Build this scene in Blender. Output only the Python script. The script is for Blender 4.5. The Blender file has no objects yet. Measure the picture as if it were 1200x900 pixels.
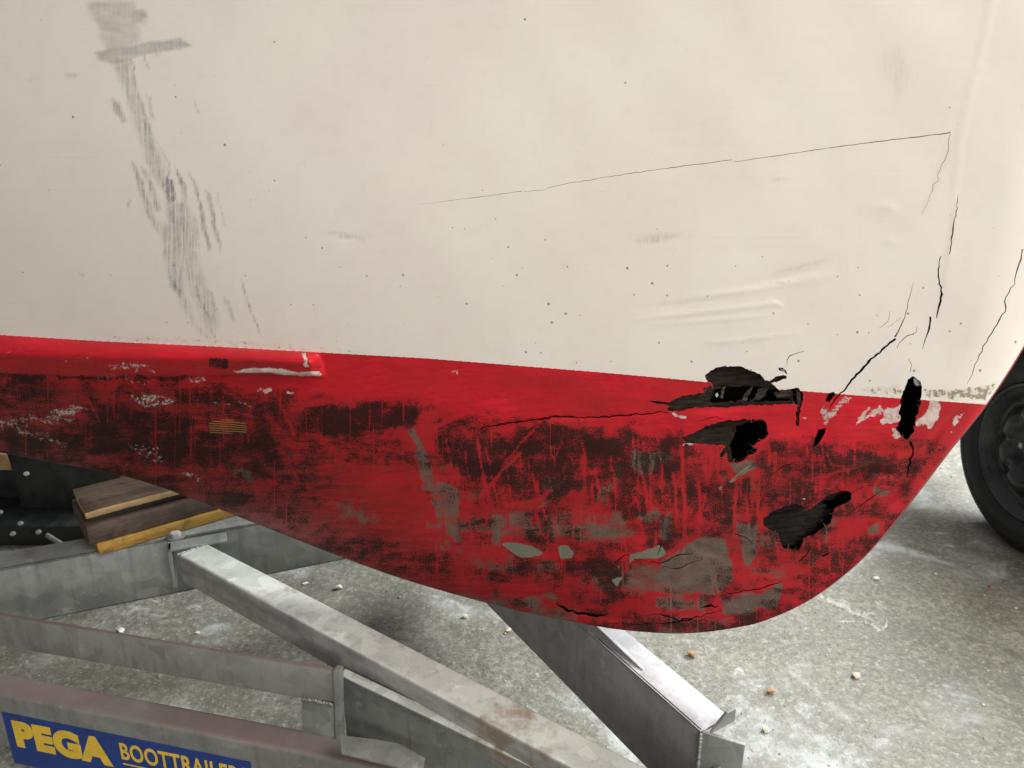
import bpy, bmesh, math, random
import numpy as np
from mathutils import Vector, Matrix
from mathutils.geometry import delaunay_2d_cdt
random.seed(7); rng = np.random.default_rng(11)
SC = bpy.context.scene; COL = SC.collection

# ------------------------------------------------------------------ camera
PITCH = math.radians(18); CH = 1.07; FPX = 890.0
cam = bpy.data.objects.new('camera', bpy.data.cameras.new('camera')); COL.objects.link(cam)
cam.location = (0, 0, CH); cam.rotation_euler = (math.pi/2 - PITCH, 0, 0)
cam.data.sensor_width = 36; cam.data.lens = FPX/1200*36; cam.data.clip_end = 200; cam.data.clip_start = .02
cam.data.dof.use_dof = True; cam.data.dof.focus_distance = 1.02; cam.data.dof.aperture_fstop = 9.0
SC.camera = cam
# ------------------------------------------------------------------ world and lamps (an indoor hall)
W = bpy.data.worlds.new('World'); SC.world = W; W.use_nodes = True
bg = W.node_tree.nodes['Background']; bg.inputs[0].default_value = (.90, .87, .87, 1); bg.inputs[1].default_value = .25
def area(name, loc, target, sx, sy, power, col):
    l = bpy.data.lights.new(name, 'AREA'); l.shape = 'RECTANGLE'; l.size = sx; l.size_y = sy; l.energy = power; l.color = col
    o = bpy.data.objects.new(name, l); COL.objects.link(o); o.location = loc
    o.rotation_euler = (Vector(target) - Vector(loc)).to_track_quat('-Z', 'Y').to_euler(); return o
area('hall_lamp', (2.5, -1.0, 3.3), (.2, 1.1, .9), 3.0, 1.8, 232, (1, .965, .92))
area('front_fill', (1.2, -3.6, 2.0), (.4, 1.1, 1.2), 1.8, 1.0, 84, (1, .95, .925))  # added low fill from behind the camera to light the hull side
area('door_light', (3.0, 3.3, 3.0), (1.0, 1.3, 0), 2.2, 1.6, 390, (.96, .99, 1))
SC.view_settings.view_transform = 'Standard'; SC.view_settings.look = 'None'
SC.view_settings.exposure = 0.08; SC.view_settings.gamma = 1.0
SC.render.engine = 'CYCLES'
try: SC.cycles.use_denoising = True
except Exception: pass

# ------------------------------------------------------------------ geometry helpers
cp, sp = math.cos(PITCH), math.sin(PITCH)
def rays(P):
    P = np.asarray(P, float); a = (P[..., 0]-600)/FPX; b = (450-P[..., 1])/FPX
    return np.stack([a, cp+b*sp, -sp+b*cp], -1)
CAM = np.array([0, 0, CH])
def at_z(px, py, z):
    d = rays((px, py)); t = (z-CH)/d[2]; return Vector(CAM + d*t)
def at_plane(px, py, p0, n):
    d = rays((px, py)); n = np.array(n); t = np.dot(np.array(p0)-CAM, n)/np.dot(d, n); return Vector(CAM+d*t)
def mesh_obj(name, verts, faces, mats, parent=None, smooth=False, matidx=None):
    me = bpy.data.meshes.new(name); me.from_pydata([tuple(v) for v in verts], [], [tuple(int(i) for i in f) for f in faces]); me.update()
    if not isinstance(mats, (list, tuple)): mats = [mats]
    for m in mats: me.materials.append(m)
    if matidx is not None: me.polygons.foreach_set('material_index', matidx)
    if smooth: me.polygons.foreach_set('use_smooth', [True]*len(me.polygons))
    o = bpy.data.objects.new(name, me); COL.objects.link(o)
    if parent: o.parent = parent; o.matrix_parent_inverse = Matrix.Translation(-Vector(parent.location))
    return o
def from_bm(name, bm, mat, parent=None, smooth=False):
    bmesh.ops.recalc_face_normals(bm, faces=bm.faces)
    me = bpy.data.meshes.new(name); bm.to_mesh(me); bm.free(); me.materials.append(mat)
    if smooth:
        me.polygons.foreach_set('use_smooth', [True]*len(me.polygons))
        try: me.set_sharp_from_angle(angle=math.radians(35))
        except Exception: pass
    o = bpy.data.objects.new(name, me); COL.objects.link(o)
    if parent: o.parent = parent; o.matrix_parent_inverse = Matrix.Translation(-Vector(parent.location))
    return o
def thing(name, label, cat, loc, group=None):
    o = bpy.data.objects.new(name, None); COL.objects.link(o); o.location = loc; o.empty_display_size = .05
    o['label'] = label; o['category'] = cat
    if group: o['group'] = group
    return o
def tag(o, label, cat, group=None):
    o['label'] = label; o['category'] = cat
    if group: o['group'] = group
    return o
def prism(poly, axis, bev=.0015, seg=2):
    """closed solid: polygon (Vectors) extruded by the vector axis, edges bevelled"""
    bm = bmesh.new(); a = [bm.verts.new(p) for p in poly]; b = [bm.verts.new(Vector(p)+Vector(axis)) for p in poly]
    bm.faces.new(a); bm.faces.new(b[::-1]); n = len(a)
    for i in range(n): bm.faces.new((a[i], b[i], b[(i+1) % n], a[(i+1) % n]))
    bmesh.ops.recalc_face_normals(bm, faces=bm.faces)
    if bev: bmesh.ops.bevel(bm, geom=bm.edges[:], offset=bev, segments=seg, profile=.6, affect='EDGES')
    return bm
def beam(p0, p1, width, height, wdir=None, bev=.004, seg=3):
    """box from p0 to p1 (top edge on the viewer's side), width to the far side, height down"""
    p0, p1 = Vector(p0), Vector(p1); d = (p1-p0).normalized()
    w = Vector((-d.y, d.x, 0)).normalized() if wdir is None else Vector(wdir)
    if w.y < 0 and wdir is None: w = -w
    up = Vector((0, 0, 1))
    return prism([p0, p0+w*width, p0+w*width-up*height, p0-up*height], p1-p0, bev, seg)
def merge(bm, other):
    me = bpy.data.meshes.new('t'); other.to_mesh(me); other.free(); bm.from_mesh(me); bpy.data.meshes.remove(me)
def cyl(p0, p1, r, n=24, bev=0, r2=None):
    p0, p1 = Vector(p0), Vector(p1); d = p1-p0; bm = bmesh.new()
    q = d.to_track_quat('Z', 'Y').to_matrix().to_4x4(); q.translation = (p0+p1)/2
    bmesh.ops.create_cone(bm, cap_ends=True, segments=n, radius1=r, radius2=r if r2 is None else r2, depth=d.length, matrix=q)
    if bev: bmesh.ops.bevel(bm, geom=[e for e in bm.edges if len(e.link_faces) == 2 and e.calc_face_angle(0) > .8], offset=bev, segments=2, affect='EDGES')
    return bm

# ------------------------------------------------------------------ node helpers
class NT:
    def __init__(s, name):
        s.m = bpy.data.materials.new(name); s.m.use_nodes = True; s.t = s.m.node_tree; s.b = s.t.nodes['Principled BSDF']; s.c = None
    def n(s, typ, **kw):
        x = s.t.nodes.new(typ)
        for k, v in kw.items(): setattr(x, k, v)
        return x
    def put(s, sock, v):
        if isinstance(v, bpy.types.NodeSocket): s.t.links.new(v, sock)
        elif isinstance(v, (tuple, list)): sock.default_value = (*v, 1) if len(v) == 3 and sock.type == 'RGBA' else v
        else: sock.default_value = v
    def obj(s): return s.n('ShaderNodeTexCoord').outputs['Object']
    def uv(s): return s.n('ShaderNodeTexCoord').outputs['UV']
    def map(s, co, scale=(1, 1, 1), loc=(0, 0, 0), rot=(0, 0, 0)):
        m = s.n('ShaderNodeMapping'); s.put(m.inputs['Vector'], co); m.inputs['Scale'].default_value = scale
        m.inputs['Location'].default_value = loc; m.inputs['Rotation'].default_value = rot; return m.outputs[0]
    def noise(s, co, scale, detail=4, rough=.55, dist=0):
        m = s.n('ShaderNodeTexNoise'); s.put(m.inputs['Vector'], co); m.inputs['Scale'].default_value = scale
        m.inputs['Detail'].default_value = detail; m.inputs['Roughness'].default_value = rough; m.inputs['Distortion'].default_value = dist
        return m.outputs[0]
    def vor(s, co, scale, feature='F1'):
        m = s.n('ShaderNodeTexVoronoi', feature=feature); s.put(m.inputs['Vector'], co); m.inputs['Scale'].default_value = scale; return m.outputs['Distance']
    def math(s, op, a, b=0, c=0):
        m = s.n('ShaderNodeMath', operation=op); s.put(m.inputs[0], a); s.put(m.inputs[1], b)
        if op in ('MULTIPLY_ADD',): s.put(m.inputs[2], c)
        return m.outputs[0]
    def ramp(s, v, lo, hi, a=0, b=1):
        m = s.n('ShaderNodeMapRange'); m.clamp = True; m.interpolation_type = 'SMOOTHSTEP'
        s.put(m.inputs[0], v); s.put(m.inputs[1], lo); s.put(m.inputs[2], hi); s.put(m.inputs[3], a); s.put(m.inputs[4], b); return m.outputs[0]
    def mix(s, f, a, b):
        m = s.n('ShaderNodeMix', data_type='RGBA'); s.put(m.inputs[0], f); s.put(m.inputs[6], a); s.put(m.inputs[7], b); return m.outputs[2]
    def attr(s, name):
        a = s.n('ShaderNodeAttribute', attribute_name=name); sep = s.n('ShaderNodeSeparateColor'); s.t.links.new(a.outputs['Color'], sep.inputs[0])
        return sep.outputs[0], sep.outputs[1], sep.outputs[2], a.outputs['Alpha']
    def bump(s, h, strength=.3, dist=.002, prev=None):
        b = s.n('ShaderNodeBump'); s.put(b.inputs['Height'], h); b.inputs['Strength'].default_value = strength; b.inputs['Distance'].default_value = dist
        if prev is not None: s.t.links.new(prev, b.inputs['Normal'])
        return b.outputs[0]
    def out(s, col=None, rough=None, normal=None, metal=None, **kw):
        if col is not None: s.put(s.b.inputs['Base Color'], col)
        if rough is not None: s.put(s.b.inputs['Roughness'], rough)
        if metal is not None: s.put(s.b.inputs['Metallic'], metal)
        if normal is not None: s.put(s.b.inputs['Normal'], normal)
        for k, v in kw.items(): s.put(s.b.inputs[k], v)
        return s.m

def mat_red():
    m = NT('red antifouling paint'); uv = m.uv(); B, G, Wt, S = m.attr('wear_a'); L, D, St, Dk = m.attr('wear_shade_b')
    fine = m.noise(uv, 66, 4, .85); mid = m.noise(uv, 7, 7, .7); big = m.noise(uv, 1.3, 4, .6)
    horiz = m.noise(m.map(uv, (1.2, 9, 1), (0, 0, 0), (0, 0, .10)), 2.4, 7, .72, .8); vert = m.noise(m.map(uv, (22, 1.1, 1)), 1.5, 4, .6)
    spk = m.vor(uv, 30)
    red = m.mix(m.ramp(horiz, .3, .7), (.40, .009, .018), (.59, .013, .027))
    red = m.mix(m.ramp(big, .35, .65, 0, .45), red, (.33, .016, .014))
    red = m.mix(m.math('MULTIPLY', Dk, m.ramp(horiz, .30, .62, .15, 1)), red, (.17, .009, .010))  # dull crimson: thin dirty film together with painted shade
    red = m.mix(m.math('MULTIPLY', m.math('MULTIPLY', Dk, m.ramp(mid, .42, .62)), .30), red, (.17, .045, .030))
    # grey-brown primer where the red is thin
    g = m.math('ADD', G, m.math('MULTIPLY', m.math('SUBTRACT', mid, .5), .55)); g = m.math('ADD', g, m.math('MULTIPLY', m.math('SUBTRACT', horiz, .5), .35))
    g = m.math('ADD', g, m.math('MULTIPLY', m.math('SUBTRACT', fine, .5), .8)); g = m.math('SUBTRACT', g, m.math('MULTIPLY', S, .6))
    gm = m.math('MULTIPLY', m.ramp(g, .34, .56), m.ramp(g, .4, .8, .62, 1))
    prim = m.mix(m.ramp(mid, .35, .7), (.085, .072, .054), (.14, .127, .10))
    col = m.mix(m.math('MULTIPLY', gm, .92), red, prim)
    # black residue, speckled
    b = m.math('ADD', B, m.math('MULTIPLY', m.math('SUBTRACT', fine, .5), 2.5)); b = m.math('ADD', b, m.math('MULTIPLY', m.math('SUBTRACT', mid, .5), 1.25))
    b = m.math('ADD', b, m.math('MULTIPLY', m.math('SUBTRACT', horiz, .5), .60))
    b = m.math('SUBTRACT', b, m.math('MULTIPLY', S, .9))
    def scr(rot, k, lo, hi, off):
        a = m.noise(m.map(uv, (k, .55, 1), (off, 0, 0), (0, 0, rot)), 1.0, 2, .5); g_ = m.noise(m.map(uv, (1, 1, 1), (off, 3, 0)), .9, 2, .5)
        return m.math('MULTIPLY', m.ramp(a, lo, hi), m.ramp(g_, .45, .58))
    s1 = scr(-.12, 26, .655, .70, 1); s2 = scr(.85, 20, .67, .71, 5); s3 = scr(-1.25, 24, .665, .70, 9); s4 = scr(.08, 40, .66, .70, 13)
    sc_all = m.math('MAXIMUM', m.math('MAXIMUM', s1, s2), m.math('MAXIMUM', s3, s4))
    b = m.math('SUBTRACT', b, m.math('MULTIPLY', sc_all, .45))
    bm_ = m.ramp(b, .50, .60)
    blk = m.mix(m.ramp(fine, .4, .75), (.010, .004, .003), (.034, .010, .008))
    col = m.mix(m.math('MULTIPLY', bm_, .95), col, blk)
    # pale grey filler
    l = m.math('ADD', L, m.math('MULTIPLY', m.math('SUBTRACT', mid, .5), 1.0)); l = m.math('ADD', l, m.math('MULTIPLY', m.math('SUBTRACT', fine, .5), .5)); lm = m.ramp(l, .50, .60)
    col = m.mix(lm, col, m.mix(m.ramp(fine, .3, .8), (.12, .125, .09), (.21, .215, .165)))
    # white gelcoat showing in chips
    w = m.math('ADD', Wt, m.math('MULTIPLY', m.math('SUBTRACT', m.noise(uv, 24, 6, .8), .5), 1.5)); w = m.math('ADD', w, m.math('MULTIPLY', m.math('SUBTRACT', horiz, .5), .6)); wm = m.ramp(w, .53, .62)
    wc = m.mix(m.ramp(mid, .35, .65), (.42, .30, .27), (.58, .50, .45))
    col = m.mix(wm, col, wc)
    # olive slime dirt
    d = m.math('ADD', D, m.math('MULTIPLY', m.math('SUBTRACT', m.noise(uv, 24, 5, .7), .5), 1.3)); dm = m.ramp(d, .52, .66)
    col = m.mix(m.math('MULTIPLY', dm, .8), col, (.07, .045, .022))
    # yellowish strands
    st = m.n('ShaderNodeTexWave'); m.put(st.inputs['Vector'], m.map(uv, (1, 1, 1), (0, 0, 0), (0, 0, .06))); st.bands_direction = 'Y'; st.inputs['Scale'].default_value = 12; st.inputs['Distortion'].default_value = 2.2; st.inputs['Detail'].default_value = 2
    col = m.mix(m.math('MULTIPLY', m.ramp(St, .4, .6), m.ramp(st.outputs['Fac'], .45, .8, 0, .75)), col, (.30, .18, .06))
    h = m.math('SUBTRACT', m.math('MULTIPLY', fine, .25), m.math('MULTIPLY', wm, .8)); h = m.math('SUBTRACT', h, m.math('MULTIPLY', gm, .3)); h = m.math('ADD', h, m.math('MULTIPLY', bm_, .25)); h = m.math('ADD', h, m.math('MULTIPLY', horiz, .5))
    nrm = m.bump(h, .55, .0012)
    nrm = m.bump(m.noise(uv, 1.6, 4, .6), .35, .006, nrm)
    return m.out(col, m.ramp(bm_, 0, 1, .42, .62), nrm, **{'Specular IOR Level': .22})
def mat_white():
    m = NT('off-white gelcoat'); uv = m.uv(); Sc, Sp, D, Ft = m.attr('wear_a')
    big = m.noise(uv, .45, 4, .6); mid = m.noise(uv, 5, 5, .6); fine = m.noise(uv, 38, 3, .6)
    # streak direction of the scuffs: down and slightly to the right
    strk = m.noise(m.map(uv, (22, 1.2, 1), (0, 0, 0), (0, 0, -.24)), 1.6, 6, .75, .25)
    base = m.mix(m.ramp(big, .3, .7), (.67, .615, .56), (.705, .665, .60))
    base = m.mix(m.ramp(mid, .5, .72, 0, .22), base, (.60, .54, .47))
    base = m.mix(m.ramp(m.noise(m.map(uv, (3.2, .35, 1)), 1.0, 5, .6), .5, .75, 0, .06), base, (.52, .48, .42))
    hs = m.noise(m.map(uv, (.5, 60, 1), (0, 0, 0), (0, 0, .12)), 1.0, 2, .5); base = m.mix(m.ramp(hs, .66, .72, 0, .18), base, (.46, .42, .37))
    # fine black specks
    sv = m.n('ShaderNodeTexVoronoi'); m.put(sv.inputs['Vector'], uv); sv.inputs['Scale'].default_value = 3.4
    sc_ = m.n('ShaderNodeSeparateColor'); m.put(sc_.inputs[0], sv.outputs['Color'])
    size = m.ramp(sc_.outputs[0], .35, 1, 0, .055)
    spk = m.math('LESS_THAN', sv.outputs['Distance'], size)
    sv2 = m.n('ShaderNodeTexVoronoi'); m.put(sv2.inputs['Vector'], uv); sv2.inputs['Scale'].default_value = 9
    sc2 = m.n('ShaderNodeSeparateColor'); m.put(sc2.inputs[0], sv2.outputs['Color'])
    spk2 = m.math('LESS_THAN', sv2.outputs['Distance'], m.math('MULTIPLY', m.ramp(sc2.outputs[1], .45, 1, 0, .14), m.math('ADD', Sp, .10)))
    col = m.mix(m.math('MULTIPLY', spk, .75), base, (.10, .08, .06)); col = m.mix(m.math('MULTIPLY', spk2, .7), col, (.09, .075, .05))
    s = m.math('MULTIPLY', Sc, m.ramp(strk, .38, .60, .25, 1.20)); s = m.math('MULTIPLY', s, m.ramp(m.noise(uv, 9, 6, .75), .32, .62, .55, 1.1))
    col = m.mix(m.math('MINIMUM', s, .9), col, (.17, .165, .155))
    col = m.mix(m.math('MULTIPLY', Ft, m.ramp(mid, .3, .7, .7, 1)), col, (.27, .265, .245))
    d = m.math('ADD', D, m.math('MULTIPLY', m.math('SUBTRACT', m.noise(uv, 16, 6, .75), .5), 1.7)); dm = m.ramp(d, .56, .72)
    col = m.mix(m.math('MULTIPLY', dm, .85), col, (.10, .075, .045))
    lt = m.ramp(m.math('ADD', D, m.math('MULTIPLY', m.math('SUBTRACT', m.noise(uv, 12, 5, .7), .5), 1.2)), .40, .6)
    col = m.mix(m.math('MULTIPLY', lt, .25), col, (.45, .38, .25))
    nrm = m.bump(m.math('SUBTRACT', m.math('MULTIPLY', fine, .15), dm), .3, .0008)
    nrm = m.bump(m.noise(m.map(uv, (.5, 1.6, 1)), 1.1, 2, .5), .07, .004, nrm)
    return m.out(col, m.ramp(s, 0, 1, .34, .6), nrm, **{'Specular IOR Level': .45, 'Coat Weight': .0})
def mat_laminate(name, c1, c2, rough=.8):
    m = NT(name); uv = m.uv(); f = m.noise(m.map(uv, (2.0, 15, 1), (0, 0, 0), (0, 0, .12)), 2.2, 6, .7, .4)
    g = m.noise(uv, 20, 4, .7)
    return m.out(m.mix(m.ramp(f, .3, .72), c1, c2), rough, m.bump(m.math('ADD', f, m.math('MULTIPLY', g, .3)), .9, .003), **{'Specular IOR Level': .25})
def mat_galv(name, c1, c2, rust=0, rough=.5, metal=.35, pink=0.0, flank_shade=0.0):
    m = NT(name); co = m.obj(); v = m.n('ShaderNodeTexVoronoi'); m.put(v.inputs['Vector'], m.map(co, (1, 1, 1))); v.inputs['Scale'].default_value = 38
    sep = m.n('ShaderNodeSeparateColor'); m.put(sep.inputs[0], v.outputs['Color'])
    big = m.noise(co, 7, 5, .6); mid = m.noise(co, 30, 5, .65); fine = m.noise(co, 240, 3, .6); run = m.noise(m.map(co, (40, 40, 3)), 1.5, 4, .6)
    col = m.mix(m.ramp(big, .3, .7), c1, c2)
    col = m.mix(m.math('MULTIPLY', sep.outputs[0], .38), col, tuple(x*1.45 for x in c2))
    col = m.mix(m.ramp(run, .5, .75, 0, .4), col, tuple(x*.55 for x in c1))
    col = m.mix(m.ramp(mid, .60, .70, 0, .35), col, tuple(min(1, x*1.9) for x in c2))
    col = m.mix(m.ramp(fine, .66, .72, 0, .6), col, (.04, .03, .025))
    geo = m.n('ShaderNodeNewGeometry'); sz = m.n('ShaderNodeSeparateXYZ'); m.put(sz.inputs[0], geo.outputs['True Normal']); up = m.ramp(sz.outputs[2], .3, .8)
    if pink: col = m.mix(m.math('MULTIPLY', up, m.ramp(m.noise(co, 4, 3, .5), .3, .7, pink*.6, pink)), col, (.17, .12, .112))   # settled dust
    if flank_shade: col = m.mix(m.math('MULTIPLY', m.math('SUBTRACT', 1, up), m.ramp(m.noise(m.map(co, (3, 3, 14)), 3, 5, .65), .3, .7, flank_shade*.55, flank_shade)), col, (.16, .142, .147))   # flanks darker than the top, their shade put into the colour
    if rust:
        r = m.ramp(m.math('ADD', m.noise(co, 4.5, 5, .65), m.math('MULTIPLY', m.math('SUBTRACT', mid, .5), .4)), .58, .70)
        col = m.mix(m.math('MULTIPLY', r, rust), col, (.23, .155, .085))
        r2 = m.ramp(m.noise(m.map(co, (1, 1, 1), (3.1, 1, 2)), 6, 4, .7), .60, .72); col = m.mix(m.math('MULTIPLY', r2, rust*.8), col, (.20, .10, .06))
    return m.out(col, m.ramp(mid, .3, .7, rough-.1, rough+.12), m.bump(m.math('ADD', mid, m.math('MULTIPLY', fine, .2)), .25, .0012), metal)
def mat_wood(name, c1, c2, scale=(3, 30, 30), rotz=0, rough=.8):
    m = NT(name); co = m.map(m.obj(), (1, 1, 1), (0, 0, 0), (0, 0, rotz)); f = m.noise(m.map(co, scale), 2, 6, .65, .6)
    k = m.noise(co, 26, 5, .7)
    col = m.mix(m.ramp(f, .3, .7), c1, c2); col = m.mix(m.ramp(k, .50, .70, 0, .75), col, tuple(x*.3 for x in c1)); col = m.mix(m.ramp(m.noise(co, 9, 5, .7), .45, .65, 0, .5), col, tuple(x*.5 for x in c1))
    return m.out(col, rough, m.bump(m.math('ADD', f, k), .5, .002))
def mat_plain(name, c, rough=.5, metal=0, var=.25, scale=30, bump=.2):
    m = NT(name); co = m.obj(); n = m.noise(co, scale, 5, .6)
    return m.out(m.mix(m.ramp(n, .3, .7), tuple(x*(1-var) for x in c), tuple(min(1, x*(1+var)) for x in c)), m.ramp(n, .3, .7, max(0, rough-.08), rough+.08), m.bump(n, bump, .001), metal)
def mat_floor():
    m = NT('worn concrete'); co = m.obj()
    big = m.noise(co, 1.5, 5, .6); mid = m.noise(co, 8, 6, .68, .4); fine = m.noise(co, 60, 6, .75); grit = m.noise(co, 170, 3, .6)
    col = m.mix(m.ramp(mid, .3, .7), (.150, .145, .112), (.285, .278, .232))
    col = m.mix(m.ramp(fine, .38, .62, 0, .7), col, (.10, .095, .078)); col = m.mix(m.ramp(m.noise(co, 70, 7, .8), .53, .60, 0, .6), col, (.40, .385, .33))
    col = m.mix(m.ramp(m.noise(co, 120, 5, .8), .56, .62, 0, .55), col, (.075, .068, .05))
    pv = m.n('ShaderNodeTexVoronoi'); m.put(pv.inputs['Vector'], co); pv.inputs['Scale'].default_value = 95
    ps = m.n('ShaderNodeSeparateColor'); m.put(ps.inputs[0], pv.outputs['Color'])
    pm = m.math('LESS_THAN', pv.outputs['Distance'], m.ramp(ps.outputs[0], .5, 1, 0, .34)); pm = m.math('MULTIPLY', pm, m.ramp(big, .35, .6, .35, 1))
    col = m.mix(m.math('MULTIPLY', pm, .4), col, m.mix(ps.outputs[1], (.20, .17, .13), (.62, .60, .54)))
    # spilled whitish paint and lime patches
    wsp = m.ramp(m.math('ADD', m.noise(m.map(co, (1, 1, 1), (4.3, .2, 0)), 3.2, 7, .7, .5), m.math('MULTIPLY', m.math('SUBTRACT', fine, .5), .35)), .545, .68)
    col = m.mix(m.math('MULTIPLY', wsp, .6), col, (.52, .56, .56))
    # pale rim of a dried puddle
    pud = m.noise(m.map(co, (1, 1, 1), (1.7, 2.5, 0)), 3.0, 3, .5, .8); rim = m.math('ABSOLUTE', m.math('SUBTRACT', pud, .60)); rim = m.ramp(rim, .002, .012, 1, 0)
    col = m.mix(m.math('MULTIPLY', rim, m.ramp(mid, .52, .66, 0, .6)), col, (.60, .60, .56))
    stain = m.ramp(m.noise(m.map(co, (1, 1, 1), (9, 4, 0)), 2.2, 5, .6), .52, .68); col = m.mix(m.math('MULTIPLY', stain, .4), col, (.15, .13, .10))
    dk = m.ramp(m.noise(co, 45, 3, .6), .68, .74); col = m.mix(m.math('MULTIPLY', dk, .6), col, (.07, .06, .05))
    h = m.math('ADD', m.math('MULTIPLY', fine, .7), m.math('MULTIPLY', grit, .3)); h = m.math('ADD', h, m.math('MULTIPLY', pm, .4))
    nrm = m.bump(h, .8, .003); nrm = m.bump(mid, .4, .008, nrm)
    return m.out(col, m.ramp(mid, .3, .7, .45, .72), nrm)

M_RED, M_WHITE = mat_red(), mat_white()
M_EDGE = mat_laminate('broken laminate edge', (.09, .055, .04), (.42, .33, .26))
M_EDGEW = mat_laminate('cream laminate edge', (.16, .12, .085), (.42, .38, .32))
M_FIBRE = mat_laminate('torn dark fibre mat', (.006, .004, .003), (.034, .020, .013))
M_INSIDE = mat_laminate('hull inside', (.012, .009, .007), (.020, .015, .012))
M_GALV = mat_galv('galvanised steel', (.15, .16, .148), (.235, .25, .232), 0, .46, .3)
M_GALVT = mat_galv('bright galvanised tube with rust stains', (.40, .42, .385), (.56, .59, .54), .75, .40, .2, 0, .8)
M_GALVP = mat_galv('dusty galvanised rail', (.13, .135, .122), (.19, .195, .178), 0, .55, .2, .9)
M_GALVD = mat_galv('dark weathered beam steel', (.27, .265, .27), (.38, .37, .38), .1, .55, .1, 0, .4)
M_FLOOR = mat_floor()

# ------------------------------------------------------------------ the boat hull
def resample(pts, step):
    pts = np.asarray(pts, float); d = np.r_[0, np.cumsum(np.hypot(*np.diff(pts[:, :2], axis=0).T))]
    n = max(2, int(d[-1]/step)+1); s = np.linspace(0, d[-1], n)
    return np.stack([np.interp(s, d, pts[:, k]) for k in range(pts.shape[1])], 1)
def smooth_curve(pts, step, it=3):
    """Catmull-Rom through the control points, columns kept"""
    P = np.asarray(pts, float); Q = np.vstack([2*P[0]-P[1], P, 2*P[-1]-P[-2]]); out = []
    for i in range(1, len(Q)-2):
        t = np.linspace(0, 1, 16, endpoint=False)[:, None]; a, b, c, d = Q[i-1], Q[i], Q[i+1], Q[i+2]
        out.append(.5*((2*b)+(c-a)*t+(2*a-5*b+4*c-d)*t*t+(3*b-3*c+d-a)*t**3))
    out.append(P[-1:]); return resample(np.vstack(out), step)
# outline of the hull: x, y, width of the rounding towards the keel / stem
SIL = smooth_curve([(-700, 462, 90), (-350, 490, 100), (-120, 512, 110), (0, 530, 118), (60, 541, 124), (120, 552, 132), (180, 568, 140), (260, 598, 160), (380, 645, 190), (480, 681, 205), (600, 714, 200), (700, 734, 175), (760, 741, 155), (810, 742, 140), (860, 736, 120), (900, 726, 105),
                    (950, 702, 92), (1000, 664, 80), (1040, 621, 72), (1075, 577, 64), (1110, 531, 56), (1132, 504, 52), (1154, 476, 50), (1176, 444, 55), (1200, 405, 66), (1240, 335, 90), (1300, 225, 130), (1360, 105, 165), (1410, 0, 195), (1500, -220, 240), (1530, -320, 240)], 3.0)
WL = np.array([(-700, 345), (-300, 373), (0, 392.5), (120, 400), (250, 406), (375, 413), (500, 420), (600, 428), (700, 436), (800, 445), (900, 455), (1000, 463), (1080, 468.5), (1156, 474), (1260, 482)], float)
def wl(x): return np.interp(x, WL[:, 0], WL[:, 1])
def seg_dist(P, poly):
    """distance from the points P to a polyline, and the arc index of the nearest place"""
    best = np.full(len(P), 1e9); idx = np.zeros(len(P))
    for i in range(len(poly)-1):
        a, b = poly[i, :2], poly[i+1, :2]; ab = b-a; L = (ab*ab).sum()
        t = np.clip(((P-a)@ab)/max(L, 1e-9), 0, 1); q = a+t[:, None]*ab; d = np.hypot(P[:, 0]-q[:, 0], P[:, 1]-q[:, 1])
        m = d < best; best[m] = d[m]; idx[m] = i+t[m]
    return best, idx
HS = .90
A = np.array([.62, .94, .734])*1.0; A = CAM+(A-CAM)*HS
CY = math.tan(math.radians(20)); SY = .247; FL = .12
CN = np.array([CY, 1, 0]); CN = CN/np.linalg.norm(CN)               # normal of the centre plane (away from the camera)
CP = A+np.array([0, .030, 0])
SN = np.array([SY, 1, FL])
def ridge(P, line, sig, amp):
    line = np.asarray(line, float); x0, x1 = line[:, 0].min()-4*sig, line[:, 0].max()+4*sig; y0, y1 = line[:, 1].min()-4*sig, line[:, 1].max()+4*sig
    out = np.zeros(len(P)); m = (P[:, 0] > x0) & (P[:, 0] < x1) & (P[:, 1] > y0) & (P[:, 1] < y1)
    if m.any():
        d, ix = seg_dist(P[m], line); f = np.clip(np.minimum(ix, len(line)-1-ix)*1.6, 0, 1)
        out[m] = amp*np.exp(-(d/sig)**2)*(.25+.75*f)
    return out
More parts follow.
